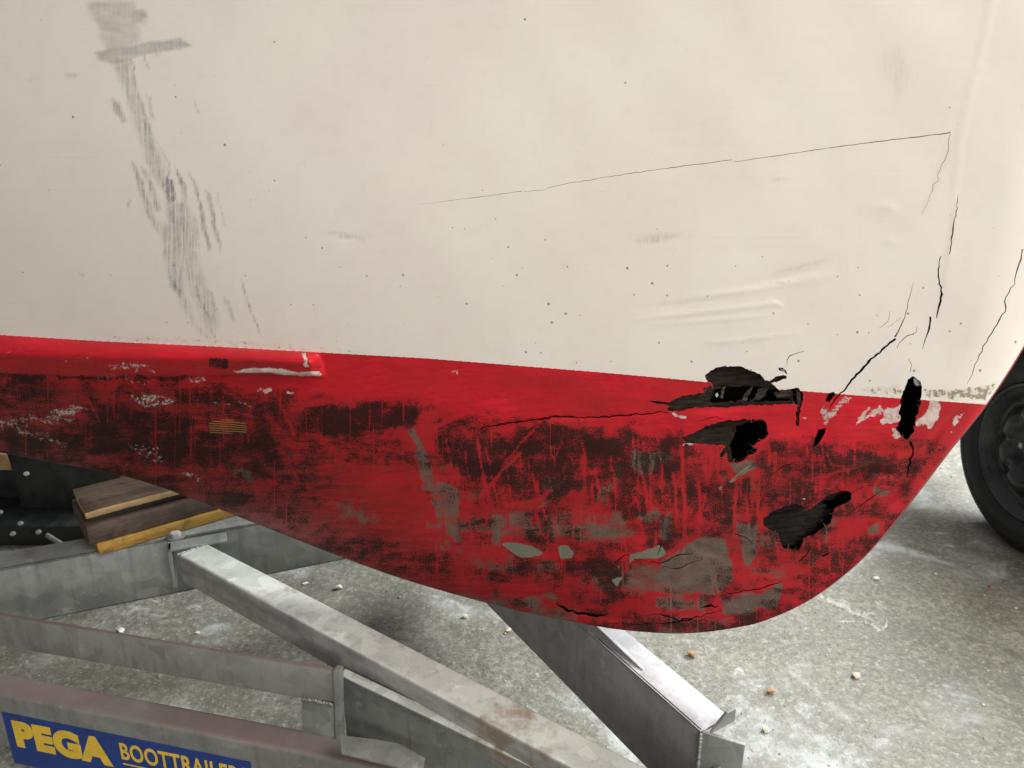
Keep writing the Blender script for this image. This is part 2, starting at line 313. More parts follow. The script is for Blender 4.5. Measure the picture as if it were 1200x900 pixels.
RIDGES = [  # (polyline, width px, metres towards the viewer)
 ([(1168, -60), (1163, 0), (1150, 60), (1137, 110), (1126, 160), (1119, 230), (1113, 300)], 3.2, .00028),
 ([(745, 374), (800, 368), (870, 360), (915, 356)], 3, .0009), ([(760, 381), (850, 374), (910, 368)], 2.4, .0007), ([(800, 350), (880, 340), (975, 322)], 4, .0009),
 ([(820, 404), (880, 398), (935, 391)], 3, .0006), ([(742, 362), (800, 357), (860, 348)], 2.5, -.0005), ([(880, 334), (930, 322), (980, 306)], 6, -.0008),
 ([(893, 357), (905, 354), (916, 358)], 2.4, .0007), ([(385, 276), (412, 279), (438, 279)], 2, -.0009), ([(738, 283), (768, 280), (798, 276)], 3, -.0009),
 ([(1022, 243), (1040, 242), (1052, 245)], 3.5, .0006), ([(1035, 283), (1042, 282), (1052, 285)], 2.5, .0005),
 ([(950, 604), (985, 568), (1020, 553), (1058, 556)], 5, -.0045), ([(1000, 610), (1040, 585), (1065, 560), (1070, 530)], 6, -.003), ([(955, 585), (990, 556), (1030, 543)], 6, .0035),
 ([(1075, 540), (1105, 500), (1130, 478)], 5, -.0025), ([(1000, 640), (1030, 610), (1060, 580)], 6, .002),
 ([(895, 670), (930, 655), (950, 640), (990, 620)], 5, .0025), ([(640, 706), (700, 722), (800, 729), (880, 716)], 4, -.003),
 ([(770, 650), (810, 640), (860, 655), (900, 640)], 6, -.002), ([(820, 690), (870, 690), (920, 672)], 5, -.002),
 ([(560, 505), (645, 491), (780, 484)], 4, -.0018), ([(790, 490), (850, 486), (930, 480)], 6, .002), ([(900, 530), (870, 550), (845, 570)], 5, -.0015)]
def sstep(a, b, x):
    t = np.clip((x-a)/(b-a), 0, 1); return t*t*(3-2*t)
def rail_off(P):
    """the spray rail: a ledge under the white paint that ends near x = 375"""
    r = P[:, 1]-wl(P[:, 0]); H = np.interp(P[:, 0], [-700, 0, 230, 300, 378], [46, 45, 33, 27, 26])
    up = np.clip(r/H, 0, 1.0); prof = np.where(r < 0, 0, np.where(r < H, np.where(up < .5, np.sin(up*math.pi)**.9, 1-.10*(up-.5)*2), .9*(1-sstep(0, 5, r-H))))
    end = 1-sstep(362, 380, P[:, 0]+(r-14)*-.25)
    return .027*prof*end
def hull_t(P, extra=True):
    P = np.asarray(P, float); d = rays(P)
    q, ix = seg_dist(P, SIL[::2] if len(P) > 5000 else SIL); S = SIL[::2] if len(P) > 5000 else SIL
    w = np.interp(ix, np.arange(len(S)), S[:, 2])
    ts = ((A-CAM)@SN)/(d@SN)
    ts = ts - .035*np.exp(-((P[:, 0]-250)/480)**2)*np.exp(-((P[:, 1]-330)/260)**2)      # gentle fullness
    tc = ((CP-CAM)@CN)/(d@CN) - .012
    x = np.clip(q/w, 0, 1); h = 1-np.sqrt(np.clip(1-(1-x)**2, 0, 1))
    t = ts+(tc-ts)*h
    if extra:
        off = rail_off(P)
        for l, s, a in RIDGES: off = off+ridge(P, l, s, a)
        # slow waviness of hand-laid laminate
        wob = .0005*np.sin(P[:, 0]*.015+P[:, 1]*.009)+.00015*np.sin(P[:, 0]*.043-P[:, 1]*.031+1)
        wob += np.clip((P[:, 1]-wl(P[:, 0]))/60, 0, 1)*(.0010*np.sin(P[:, 0]*.071+P[:, 1]*.05)+.0008*np.sin(P[:, 0]*.03-P[:, 1]*.11))
        t = t-(off+wob)*np.clip(q/10, 0, 1)
    return t
def hull_P(P, extra=True, back=0.0):
    t = hull_t(P, extra)+back; return CAM+rays(P)*t[:, None]

def crack(line, wid, jit=.6, step=5, seed=0):
    """thin wandering slit; wid = list of widths in px along it"""
    r = np.random.default_rng(seed+len(line)); L = resample(np.asarray(line, float), step); n = len(L)
    w = np.interp(np.linspace(0, 1, n), np.linspace(0, 1, len(wid)), wid)
    T = np.gradient(L, axis=0); T /= np.hypot(T[:, 0], T[:, 1])[:, None]+1e-9; N = np.stack([-T[:, 1], T[:, 0]], 1)
    L = L+N*r.normal(0, jit, n)[:, None]; a = L+N*(w*(.5+r.uniform(-.2, .2, n)))[:, None]; b = L-N*(w*(.5+r.uniform(-.2, .2, n)))[:, None]
    return np.vstack([a, b[::-1]])
def rough_poly(pts, jit=.7, step=3.5, seed=0):
    p = np.vstack([pts, pts[:1]]); L = resample(p, step)[:-1]; r = np.random.default_rng(seed+len(pts)); return L+r.normal(0, jit, L.shape)
H1 = [(782, 482), (783, 476), (784, 471), (800, 464), (826, 460), (824, 455), (835, 451), (829, 446), (826, 442), (829, 436), (842, 430), (868, 429), (878, 434), (890, 438), (897, 446), (903, 446), (910, 441), (922, 440), (923, 443), (914, 446), (904, 449), (908, 453), (915, 458), (925, 456), (935, 454), (941, 460), (941, 470), (939, 474), (936, 500), (933, 499), (934, 474), (925, 473), (880, 475), (850, 477), (815, 478), (800, 481)]
H1T = [(760, 470), (772, 470), (785, 472), (785, 474.5), (770, 473)]
H2 = [(799, 513), (812, 508), (830, 498), (850, 493), (880, 491), (893, 491), (898, 495), (899, 503), (901, 508), (895, 514), (888, 518), (881, 524), (888, 526), (884, 532), (878, 534), (874, 538), (860, 543), (853, 541), (853, 529), (844, 537), (845, 530), (852, 521.5), (840, 521), (815, 520), (803, 517)]
H3 = [(1066, 443), (1070, 442), (1078, 446), (1081, 453), (1080, 465), (1077, 480), (1073, 490), (1071, 500), (1071, 507), (1066, 513), (1062, 515), (1056, 511), (1051, 505), (1053, 498), (1056, 490), (1052, 484), (1055, 475), (1057, 465), (1060, 455)]
H4 = [(894, 613), (895, 607), (905, 600), (920, 593), (933, 590), (945, 596), (949, 597), (960, 588), (973, 579), (980, 578), (985, 575), (997, 576), (998, 582), (995, 588), (980, 594), (975, 603), (974, 613), (967, 617), (954, 627), (941, 630), (940, 640), (935, 645), (925, 643), (918, 643), (915, 635), (912, 626), (903, 621), (895, 616)]
H5 = [(959, 503), (968, 502), (966, 510), (957, 522), (952, 525), (955, 515)]
H6 = [(967, 470), (971, 461), (977, 459), (979, 462), (972, 471)]
H7 = [(912, 431), (917, 431), (921, 434), (923, 439), (919, 436), (913, 434)]
HOLES = [rough_poly(H1, .5, 3.0, 1), rough_poly(H1T, .2, 4, 2), rough_poly(H2, .5, 3.0, 3), rough_poly(H3, .6, 3, 4), rough_poly(H4, .5, 3, 5), rough_poly(H5, .3, 3, 6), np.array(H6, float), np.array(H7, float)]
CR = [
 ([(493, 240), (520, 236), (560, 231), (612, 224)], [.15, .35, .4], .15), ([(614, 225), (640, 222), (645, 219), (700, 209), (760, 200), (800, 195), (830, 191), (858, 187)], [.3, .5, .55, .55], .35),
 ([(860, 190), (900, 184), (960, 175), (1020, 167), (1070, 161), (1114, 155.5)], [.5, .6, .75, 1.0], .12),
 ([(1114, 157), (1113, 170), (1108, 184), (1102, 198), (1097, 212), (1091, 228), (1084, 243), (1081, 252)], [.5, .55, .4, .2], 1.3),
 ([(1122, 228), (1120, 250), (1117, 270), (1113, 298)], [.4, 1.0, 1.6, 1.0], .5), ([(1103, 300), (1099, 318), (1101, 332), (1104, 342), (1101, 358), (1097, 373)], [.8, 1.6, 1.4, 2.4, 2.6, .8], .6),
 ([(1090, 371), (1089, 385), (1085, 397), (1081, 409)], [2.2, 1.8, 1.2, .4], .5),
 ([(1071, 330), (1066, 350), (1060, 370), (1055, 385), (1049, 395)], [.3, .6, .8, 1.4], .5), ([(1049, 396), (1036, 408), (1016, 426), (1012, 431), (996, 449), (984, 462), (972, 477)], [2.2, 3.0, 2.2, 3.4, 2.0, 1.6, .9], .5),
 ([(1075, 383), (1072, 392), (1064, 390), (1056, 400), (1051, 408)], [.4, .7, .8, .5], .6), ([(1065, 420), (1068, 430), (1067, 436)], [.5, .9, .5], .3),
 ([(1199, 292), (1196, 303), (1190, 322), (1189, 332), (1180, 345), (1177, 352), (1180, 362), (1172, 374), (1163, 388), (1152, 406), (1146, 422), (1139, 436), (1133, 450)], [1.2, 1.3, .8, 1.4, 1.3, 1.1, .9, .8, .4], .6),
 ([(943, 411), (932, 415), (924, 418), (922, 428)], [.3, .6, .9, .5], .5), ([(1043, 364), (1042, 375), (1036, 380), (1030, 384)], [.3, .5, .3], .4), ([(1040, 384), (1056, 372)], [.3, .3], .2),
 ([(560, 505), (566, 501), (600, 495), (644, 490), (649, 487), (664, 489), (700, 489), (745, 486), (782, 483)], [.6, 1.6, 1.4, 2.0, 1.3, 1.8, 1.3, 1.0], .5),
 ([(820, 494), (828, 490), (838, 487), (846, 491)], [.5, .8, .4], .5),
 ([(651, 709), (660, 713), (672, 717), (690, 720), (712, 720)], [1.0, 3.4, 2.8, 3.0, .6], .8), ([(714, 730), (745, 731), (780, 731), (800, 728), (830, 726)], [.5, 1.1, .9, 1.5, .5], .9), ([(765, 719), (790, 724), (793, 728), (820, 722), (845, 716)], [.5, 1.4, 1.8, 1.0, .5], .9),
 ([(820, 712), (830, 710), (842, 712)], [.8, 3.2, .8], .6), ([(842, 697), (862, 693), (880, 692), (900, 686), (918, 680)], [.5, 1.1, .8, 1.2, .5], .9), ([(760, 662), (780, 657), (796, 650), (812, 648)], [.5, 1.0, 1.3, .5], .9), ([(775, 667), (800, 664), (822, 655)], [.4, 1.0, .4], .8),
 ([(717, 663), (725, 655), (737, 649)], [.5, 1.2, .5], .6), ([(776, 630), (775, 640), (770, 650)], [.5, 1.1, .6], .6),
 ([(1068, 517), (1070, 530), (1066, 545), (1063, 560)], [2.6, 1.6, 2.2, .6], .8), ([(964, 652), (972, 648)], [2.4, 2.0], .2), ([(935, 658), (945, 650), (950, 640), (946, 634)], [.6, 1.2, 1.0, .5], .7),
 ([(860, 625), (872, 628), (880, 634)], [.5, .9, .4], .5), ([(900, 560), (915, 548), (930, 543)], [.5, .9, .4], .5), ([(958, 604), (985, 585), (1010, 571)], [.4, .9, .4], .5), ([(1000, 598), (1020, 583), (1034, 575)], [.4, 1.1, .4], .6),
 ([(860, 562), (872, 553), (886, 542)], [.4, .7, .5], .4)]
CRACKS = [crack(l, w, j, 6 if max(w) < 1.5 else 4, i) for i, (l, w, j) in enumerate(CR)]
def inside(P, poly):
    x, y = P[:, 0], P[:, 1]; r = np.zeros(len(P), bool); px, py = poly[:, 0], poly[:, 1]; n = len(poly); j = n-1
    for i in range(n):
        c = ((py[i] > y) != (py[j] > y)); 
        if py[j] != py[i]: r ^= c & (x < (px[j]-px[i])*(y-py[i])/(py[j]-py[i])+px[i])
        j = i
    return r
def inside_any(P, polys):
    r = np.zeros(len(P), bool)
    for poly in polys:
        m = (P[:, 0] > poly[:, 0].min()) & (P[:, 0] < poly[:, 0].max()) & (P[:, 1] > poly[:, 1].min()) & (P[:, 1] < poly[:, 1].max())
        if m.any(): k = np.where(m)[0]; r[k] |= inside(P[k], poly)
    return r
def axis_pts(lo, hi, fine_lo, fine_hi, fine, coarse):
    return np.r_[np.arange(lo, fine_lo, coarse), np.arange(fine_lo, fine_hi, fine), np.arange(fine_hi, hi, coarse)]
TOP, LEFT = -320, -700
DOM = np.vstack([SIL[:, :2], [(LEFT, TOP)]])                         # closed outline (bottom, stem, top, left end)
DOM[-2] = (SIL[-1, 0], TOP)
def region_mesh(kind):
    if kind == 'red': X = axis_pts(LEFT, 1560, -14, 1166, 2.0, 16); Y = np.arange(330, 760, 2.0)
    else: X = axis_pts(LEFT, 1560, -14, 1214, 4.2, 16); Y = np.r_[np.arange(TOP+8, -12, 16), np.arange(-12, 490, 4.2)]
    gx, gy = np.meshgrid(X, Y); G = np.stack([gx.ravel(), gy.ravel()], 1); G = G+rng.uniform(-.25, .25, G.shape)
    G = G[inside(G, DOM)]; below = G[:, 1]-wl(G[:, 0])
    G = G[below > 1.2] if kind == 'red' else G[below < -1.8]
    q, _ = seg_dist(G, SIL[::2]); G = G[q > 9]
    # rows close to the outline, where the surface turns away
    T = np.gradient(SIL[:, :2], axis=0); T /= np.hypot(T[:, 0], T[:, 1])[:, None]; N = np.stack([T[:, 1], -T[:, 0]], 1)
    rows = [SIL[:, :2]+N*k for k in (.25, .8, 1.8, 3.4, 5.6, 8)]
    R = np.vstack(rows); R = R[inside(R, DOM)]; b = R[:, 1]-wl(R[:, 0]); R = R[b > 1.2] if kind == 'red' else R[b < -1.8]
    pts = [G, R]
    if kind == 'white':                                             # finer points where there are scuffs, folds and cracks
        for (x0, x1, y0, y1, s) in ((95, 320, -12, 398, 2.4), (730, 1200, 290, 474, 2.6)):
            fx, fy = np.meshgrid(np.arange(x0, x1, s), np.arange(y0, y1, s)); F = np.stack([fx.ravel(), fy.ravel()], 1)+rng.uniform(-.2, .2, (fx.size, 2))
            G0 = pts[0]; pts[0] = G0[~((G0[:, 0] > x0-1) & (G0[:, 0] < x1+1) & (G0[:, 1] > y0-1) & (G0[:, 1] < y1+1))]
            F = F[inside(F, DOM)]; qf, _ = seg_dist(F, SIL[::2]); F = F[(qf > 9) & (F[:, 1]-wl(F[:, 0]) < -1.5)]; pts.append(F)
    P = np.vstack(pts)
    polys = HOLES+CRACKS
    keep = np.ones(len(P), bool)
    for poly in polys:
        m = (P[:, 0] > poly[:, 0].min()-2) & (P[:, 0] < poly[:, 0].max()+2) & (P[:, 1] > poly[:, 1].min()-2) & (P[:, 1] < poly[:, 1].max()+2); k = np.where(m)[0]
        if len(k):
            d, _ = seg_dist(P[k], np.vstack([poly, poly[:1]])); keep[k[d < .9]] = False
    P = P[keep]; P = P[~inside_any(P, polys)]
    verts = [tuple(p) for p in P]; edges = []
    def add_loop(L, closed):
        i0 = len(verts); verts.extend(tuple(p) for p in L); n = len(L); edges.extend((i0+i, i0+i+1) for i in range(n-1))
        if closed: edges.append((i0+n-1, i0))
    # border of this region
    sil_red = SIL[:, 1] > wl(SIL[:, 0]); k = np.where(sil_red)[0].max()
    f = 0
    a, b = SIL[k], SIL[k+1]
    da, db = a[1]-wl(a[0]), b[1]-wl(b[0]); X = a[:2]+(b[:2]-a[:2])*(da/(da-db))
    wx = np.r_[np.arange(LEFT, -14, 8), np.arange(-14, X[0]-1, 2.4), ]; wline = np.stack([wx, wl(wx)+np.where((wx > 0), 0.35*np.sin(wx*.9)*np.sin(wx*.23), 0)], 1); wline = np.vstack([wline, X])
    if kind == 'red': border = np.vstack([SIL[:k+1, :2], X, wline[::-1][1:]])
    else: border = np.vstack([X, SIL[k+1:-1, :2], [(SIL[-1, 0], TOP), (LEFT, TOP)], wline[:-1]])
    add_loop(border, True)
    bpoly = border
    for poly in polys: add_loop(poly, True)
    r = delaunay_2d_cdt([Vector(v) for v in verts], edges, [], 0, 1e-4, False)
    V = np.array([tuple(v) for v in r[0]]); F = np.array(r[2]); c = V[F].mean(1)
    ok = inside(c, bpoly) & ~inside_any(c, polys)
    F = F[ok]
    # consistent orientation: towards the camera
    e1 = V[F[:, 1]]-V[F[:, 0]]; e2 = V[F[:, 2]]-V[F[:, 0]]; cr = e1[:, 0]*e2[:, 1]-e1[:, 1]*e2[:, 0]; F[cr > 0] = F[cr > 0][:, ::-1]
    F = F[np.abs(cr) > 1e-5]
    used = np.unique(F); remap = -np.ones(len(V), int); remap[used] = np.arange(len(used))
    return V[used], remap[F]

# ---- wear masks and some painted shade, evaluated at the vertices
LAT = rng.uniform(-1, 1, (256, 256))
def vnoise(P, s, k=0):
    x = P[:, 0]/s+k*17.3; y = P[:, 1]/s+k*9.1; i = np.floor(x).astype(int); j = np.floor(y).astype(int); u = x-i; v = y-j; u = u*u*(3-2*u); v = v*v*(3-2*v)
    a = LAT[i % 256, j % 256]; b = LAT[(i+1) % 256, j % 256]; c = LAT[i % 256, (j+1) % 256]; d = LAT[(i+1) % 256, (j+1) % 256]
    return (a*(1-u)+b*u)*(1-v)+(c*(1-u)+d*u)*v
def fbm(P, s, k=0, o=4): return sum(vnoise(P, s/2**i, k+i)*.55**i for i in range(o))
def warp(P, amp, s, k=0): return P+np.stack([fbm(P, s, k), fbm(P, s, k+40)], 1)*amp
def soft_poly(P, pts, soft, val=1.0):
    poly = np.asarray(pts, float); out = np.zeros(len(P)); m = (P[:, 0] > poly[:, 0].min()-2*soft) & (P[:, 0] < poly[:, 0].max()+2*soft) & (P[:, 1] > poly[:, 1].min()-2*soft) & (P[:, 1] < poly[:, 1].max()+2*soft)
    k = np.where(m)[0]
    if len(k):
        Q = P[k]; ins = inside(Q, poly); d, _ = seg_dist(Q, np.vstack([poly, poly[:1]])); sd = np.where(ins, d, -d); out[k] = val*sstep(-soft, soft, sd)
    return out
def line_mask(P, pts, w, val=1.0, taper=True):
    line = np.asarray(pts, float); out = np.zeros(len(P)); m = (P[:, 0] > line[:, 0].min()-2*w-2) & (P[:, 0] < line[:, 0].max()+2*w+2) & (P[:, 1] > line[:, 1].min()-2*w-2) & (P[:, 1] < line[:, 1].max()+2*w+2)
    k = np.where(m)[0]
    if len(k):
        d, ix = seg_dist(P[k], line); f = np.clip(np.minimum(ix, len(line)-1-ix)*3+.25, 0, 1) if taper else 1; out[k] = val*np.exp(-(d/w)**2)*f
    return out
def union(P, items): 
    o = np.zeros(len(P))
    for f in items: o = np.maximum(o, f)
    return o
BLACK = [([(-14, 436), (60, 438), (140, 437), (232, 441), (300, 452), (350, 470), (500, 466), (500, 480), (498, 503), (432, 512), (340, 516), (330, 540), (270, 560), (225, 545), (150, 530), (90, 520), (60, 498), (-14, 486)], 10, .50),
 ([(350, 473), (420, 472), (483, 470), (497, 478), (492, 496), (440, 508), (350, 511)], 5, .80), ([(290, 470), (312, 470), (322, 505), (330, 545), (310, 548), (296, 520)], 4, .70), ([(200, 452), (240, 452), (290, 466), (280, 478), (205, 474)], 5, .74),
 ([(100, 462), (130, 470), (158, 482), (232, 484), (236, 500), (205, 516), (120, 514), (104, 490)], 5, .74), ([(0, 437), (230, 441), (230, 447), (0, 446)], 3, .85), ([(10, 445), (70, 445), (95, 470), (60, 482), (30, 475)], 6, .55), ([(215, 500), (262, 505), (258, 522), (220, 520)], 5, .8), ([(236, 455), (250, 490), (256, 515), (246, 520), (234, 490)], 3, .6),  # the narrow strip along the rail's lower edge paints its shadow
 ([(508, 484), (545, 485), (600, 500), (606, 540), (580, 560), (572, 600), (560, 612), (545, 560), (520, 540), (506, 520)], 7, .62), ([(560, 486), (600, 488), (640, 497), (560, 500)], 5, .6),
 ([(575, 500), (660, 496), (740, 500), (800, 507), (806, 540), (806, 600), (740, 605), (690, 600), (650, 566), (615, 590), (590, 600), (565, 590), (568, 540)], 7, .66),
 ([(580, 508), (640, 512), (640, 530), (590, 545)], 5, .78), ([(620, 540), (680, 545), (678, 575), (640, 590), (600, 588)], 6, .72), ([(672, 505), (790, 508), (800, 560), (770, 590), (720, 575), (680, 545)], 6, .72),
 ([(790, 516), (850, 524), (860, 548), (890, 545), (888, 600), (860, 612), (810, 612), (795, 590)], 7, .62), ([(720, 585), (760, 583), (760, 612), (725, 612)], 5, .75), ([(775, 600), (800, 600), (806, 640), (780, 635)], 5, .6), ([(530, 600), (585, 600), (590, 640), (560, 650), (525, 640)], 7, .5),
 ([(885, 530), (905, 516), (960, 514), (1040, 524), (1112, 538), (1092, 566), (1060, 578), (1000, 560), (950, 575), (900, 592), (885, 590)], 8, .64), ([(900, 520), (960, 516), (1060, 532), (1050, 545), (960, 548), (905, 548)], 6, .72), ([(1045, 560), (1095, 545), (1070, 580), (1050, 600)], 5, .60),
 ([(940, 605), (1000, 610), (990, 640), (960, 640)], 6, .42), ([(985, 640), (1040, 590), (1050, 605), (1000, 660), (960, 690), (930, 705), (935, 680)], 7, .5), ([(880, 590), (895, 600), (900, 625), (915, 640), (900, 660), (880, 640)], 6, .55), ([(700, 640), (790, 628), (795, 645), (700, 652)], 4, .6),
 ([(850, 640), (900, 640), (940, 655), (900, 680), (860, 680)], 7, .4), ([(700, 655), (760, 660), (740, 680), (700, 675)], 6, .45), ([(610, 650), (700, 668), (690, 690), (640, 680)], 6, .45), ([(1040, 480), (1060, 500), (1050, 520), (1040, 510)], 4, .3), ([(244, 418), (267, 420), (268, 432), (245, 432)], 2, .8),
 ([(180, 560), (250, 570), (340, 590), (420, 610), (520, 650), (560, 690), (480, 680), (380, 642), (280, 604), (200, 575)], 10, .55), ([(300, 560), (420, 575), (460, 610), (400, 610), (320, 590)], 9, .45), ([(0, 515), (120, 535), (200, 560), (150, 562), (0, 532)], 6, .58),
 ([(520, 668), (620, 700), (720, 715), (850, 722), (900, 712), (880, 728), (800, 740), (700, 732), (600, 712), (520, 690)], 5, .45), ([(930, 705), (1000, 655), (1040, 612), (1030, 632), (990, 672), (945, 702)], 4, .6), ([(480, 640), (540, 645), (560, 668), (500, 665)], 7, .5)]
GREY = [([(480, 500), (490, 500), (500, 530), (515, 560), (540, 575), (535, 600), (520, 590), (495, 575), (484, 540)], 5, .72), ([(500, 560), (515, 560), (540, 600), (545, 635), (525, 630), (505, 600)], 6, .6), ([(575, 600), (590, 600), (590, 640), (578, 640)], 4, .7), ([(590, 598), (745, 598), (742, 635), (690, 640), (600, 632)], 9, .54), ([(740, 530), (758, 526), (790, 530), (786, 540), (770, 552), (745, 555), (735, 545)], 4, .85), ([(718, 545), (728, 540), (732, 565), (720, 570)], 4, .6), ([(757, 560), (770, 560), (764, 566)], 3, .7),
 ([(800, 638), (828, 625), (852, 632), (858, 680), (852, 692), (830, 700), (790, 690), (765, 680), (770, 660)], 5, .9), ([(864, 614), (890, 612), (884, 655), (876, 662), (868, 640)], 3, .85), ([(840, 698), (890, 695), (920, 684), (914, 708), (880, 722), (845, 718)], 5, .8), ([(770, 695), (830, 700), (835, 722), (800, 718), (765, 712)], 7, .62), ([(690, 665), (770, 660), (790, 690), (740, 700), (690, 690)], 9, .58), ([(775, 600), (790, 600), (785, 632), (772, 630)], 3, .75), ([(740, 600), (778, 598), (778, 610), (745, 612)], 4, .7), ([(1022, 570), (1044, 576), (1040, 585), (1024, 582)], 3, .8), ([(1018, 615), (1030, 612), (1032, 626), (1020, 625)], 3, .8), ([(956, 650), (960, 655), (950, 668), (944, 658)], 4, .65), ([(745, 560), (800, 558), (800, 600), (760, 600)], 10, .3), ([(700, 570), (722, 558), (716, 590), (690, 592)], 6, .55), ([(980, 590), (990, 590), (970, 640), (960, 640)], 4, .5),
 ([(850, 542), (885, 535), (890, 550), (862, 556)], 4, .75), ([(1055, 605), (1065, 600), (1050, 620)], 4, .5), ([(520, 640), (600, 655), (620, 680), (560, 670)], 9, .5), ([(380, 580), (450, 600), (470, 630), (400, 610)], 10, .48), ([(640, 560), (664, 560), (650, 590), (625, 596)], 5, .6), ([(272, 553), (302, 556), (298, 562), (275, 560)], 2, .9), ([(785, 580), (800, 575), (800, 600)], 5, .5), ([(620, 505), (640, 508), (700, 512), (700, 505)], 3, .0)]
LIGHT = [([(586, 637), (605, 636), (622, 639), (636, 648), (632, 652), (612, 654), (598, 648)], 2, 1), ([(653, 641), (662, 638), (673, 648), (670, 654), (656, 655)], 2, 1), ([(737, 650), (752, 646), (775, 638), (781, 650), (770, 656), (745, 655), (736, 660)], 2, .8), ([(727, 664), (728, 668), (722, 664)], 1.5, .9), ([(712, 678), (733, 674), (722, 690)], 4, .65), ([(872, 548), (884, 540), (876, 552), (858, 566), (852, 566)], 1.5, .8), ([(840, 570), (846, 568), (845, 576)], 1.5, .8)]
WHITE = [([(1015, 488), (1026, 476), (1033, 474), (1034, 482), (1056, 468), (1058, 488), (1054, 497), (1036, 497), (1030, 485), (1026, 488), (1014, 492), (1000, 496)], 2.5, .74), ([(1006, 490), (1018, 472), (1022, 474), (1010, 496), (1001, 497)], 2, .75), ([(1044, 502), (1050, 500), (1056, 510), (1050, 512)], 2, .8), ([(1072, 500), (1080, 482), (1090, 471), (1107, 473), (1104, 486), (1096, 498), (1088, 505), (1084, 497), (1074, 502)], 3, .78), ([(1120, 483), (1130, 480), (1124, 498), (1116, 500)], 3, .74), ([(1110, 508), (1124, 504), (1120, 512)], 3, .70),
 ([(957, 482), (985, 468), (1000, 462), (1000, 470), (985, 484), (972, 490), (974, 502), (964, 500), (966, 488)], 3, .62), ([(782, 484), (808, 484), (808, 491), (795, 490)], 1.5, .9), ([(796, 463), (800, 466), (794, 468)], 1.5, .8), ([(940, 458), (946, 460), (944, 466), (940, 466)], 1.5, .7), ([(800, 518), (820, 520), (818, 522), (804, 521)], 1.2, .9), ([(905, 450), (926, 455), (916, 458), (905, 455)], 1.2, .8), ([(915, 590), (925, 575), (945, 582), (952, 597), (935, 588), (920, 592)], 4, .46), ([(938, 486), (944, 487), (942, 490)], 1.5, .8),
 ([(0, 485), (60, 482), (90, 478), (92, 495), (60, 500), (20, 498), (-10, 512)], 8, .48), ([(150, 460), (205, 464), (200, 478), (160, 476)], 6, .50), ([(65, 410), (118, 415), (110, 423), (70, 420)], 3, .40), ([(120, 424), (180, 428), (182, 437), (130, 436)], 3, .47), ([(0, 408), (35, 410), (30, 416), (0, 416)], 3, .42),
 ([(60, 480), (100, 474), (110, 482), (70, 490)], 3, .55), ([(0, 490), (60, 505), (90, 525), (60, 524), (0, 502)], 6, .46), ([(140, 512), (185, 520), (200, 545), (170, 545), (140, 520)], 6, .42), ([(205, 550), (240, 555), (245, 568), (215, 566)], 5, .50), ([(130, 540), (160, 540), (150, 548), (130, 546)], 4, .45), ([(240, 470), (300, 468), (296, 474), (245, 474)], 2.5, .46), ([(300, 454), (316, 452), (314, 458), (303, 458)], 2, .68), ([(330, 456), (352, 456), (345, 460), (333, 460)], 2, .64), ([(528, 434), (542, 434), (540, 442), (532, 440)], 1.5, .62), ([(60, 434), (180, 442), (190, 450), (120, 446)], 4, .44)]
SILVER = [([(272, 434), (300, 430), (330, 431), (350, 436), (372, 434), (377, 438), (376, 442), (345, 441), (310, 437), (276, 438)], 1.5, 1), ([(352, 413), (358, 413), (364, 430), (358, 432)], 1, .9), ([(218, 441), (240, 440), (245, 447), (225, 448)], 2, .72)]
REDSCR = [([(546, 482), (520, 496), (505, 505)], 4, 1), ([(612, 528), (590, 550), (560, 585)], 3.5, .9), ([(560, 515), (564, 545), (572, 585), (580, 600)], 2.2, .9), ([(570, 525), (576, 560), (586, 600)], 1.8, .8), ([(630, 500), (610, 520), (585, 550)], 2.5, .8), ([(590, 520), (596, 560), (602, 600)], 1.4, .8), ([(624, 552), (632, 585), (640, 610)], 2, .9), ([(645, 575), (625, 590), (600, 590)], 4, .8), ([(800, 520), (801, 560), (803, 600), (800, 640)], 2.6, 1), ([(818, 560), (819, 590), (820, 625)], 2.2, 1), ([(792, 560), (793, 620)], 2.0, .9), ([(761, 540), (762, 600)], 1.8, .8), ([(775, 540), (776, 590)], 1.5, .7), ([(861, 560), (862, 640), (861, 680)], 2.2, .9), ([(881, 550), (882, 600)], 1.6, .8), ([(840, 520), (842, 560)], 2, .7), ([(850, 530), (848, 552)], 3, 1), ([(700, 560), (703, 600)], 2, .8), ([(710, 580), (690, 600)], 2, .7), ([(660, 510), (650, 540)], 1.8, .6), ([(1030, 560), (1015, 590)], 3, .6), ([(836, 670), (840, 700), (838, 715)], 4, 1), ([(815, 690), (817, 715)], 3, .8), ([(960, 560), (1000, 548)], 2.5, .6), ([(520, 490), (530, 560), (540, 600)], 1.3, .5), ([(100, 460), (118, 498)], 1.4, .9), ([(330, 478), (346, 512)], 3.5, .9)]
OLIVE = [([(440, 460), (500, 460), (560, 472), (620, 474), (690, 478), (690, 484), (600, 478), (500, 470)], 5, .42), ([(1000, 500), (1030, 500), (1028, 512), (1000, 512)], 4, .55), ([(920, 490), (950, 488), (960, 502), (925, 506)], 6, .48), ([(640, 462), (690, 464), (660, 482)], 6, .38), ([(980, 512), (1060, 508), (1050, 516)], 4, .45), ([(1055, 495), (1080, 500), (1075, 520), (1055, 525)], 5, .5), ([(740, 463), (780, 466), (770, 474)], 4, .4)]
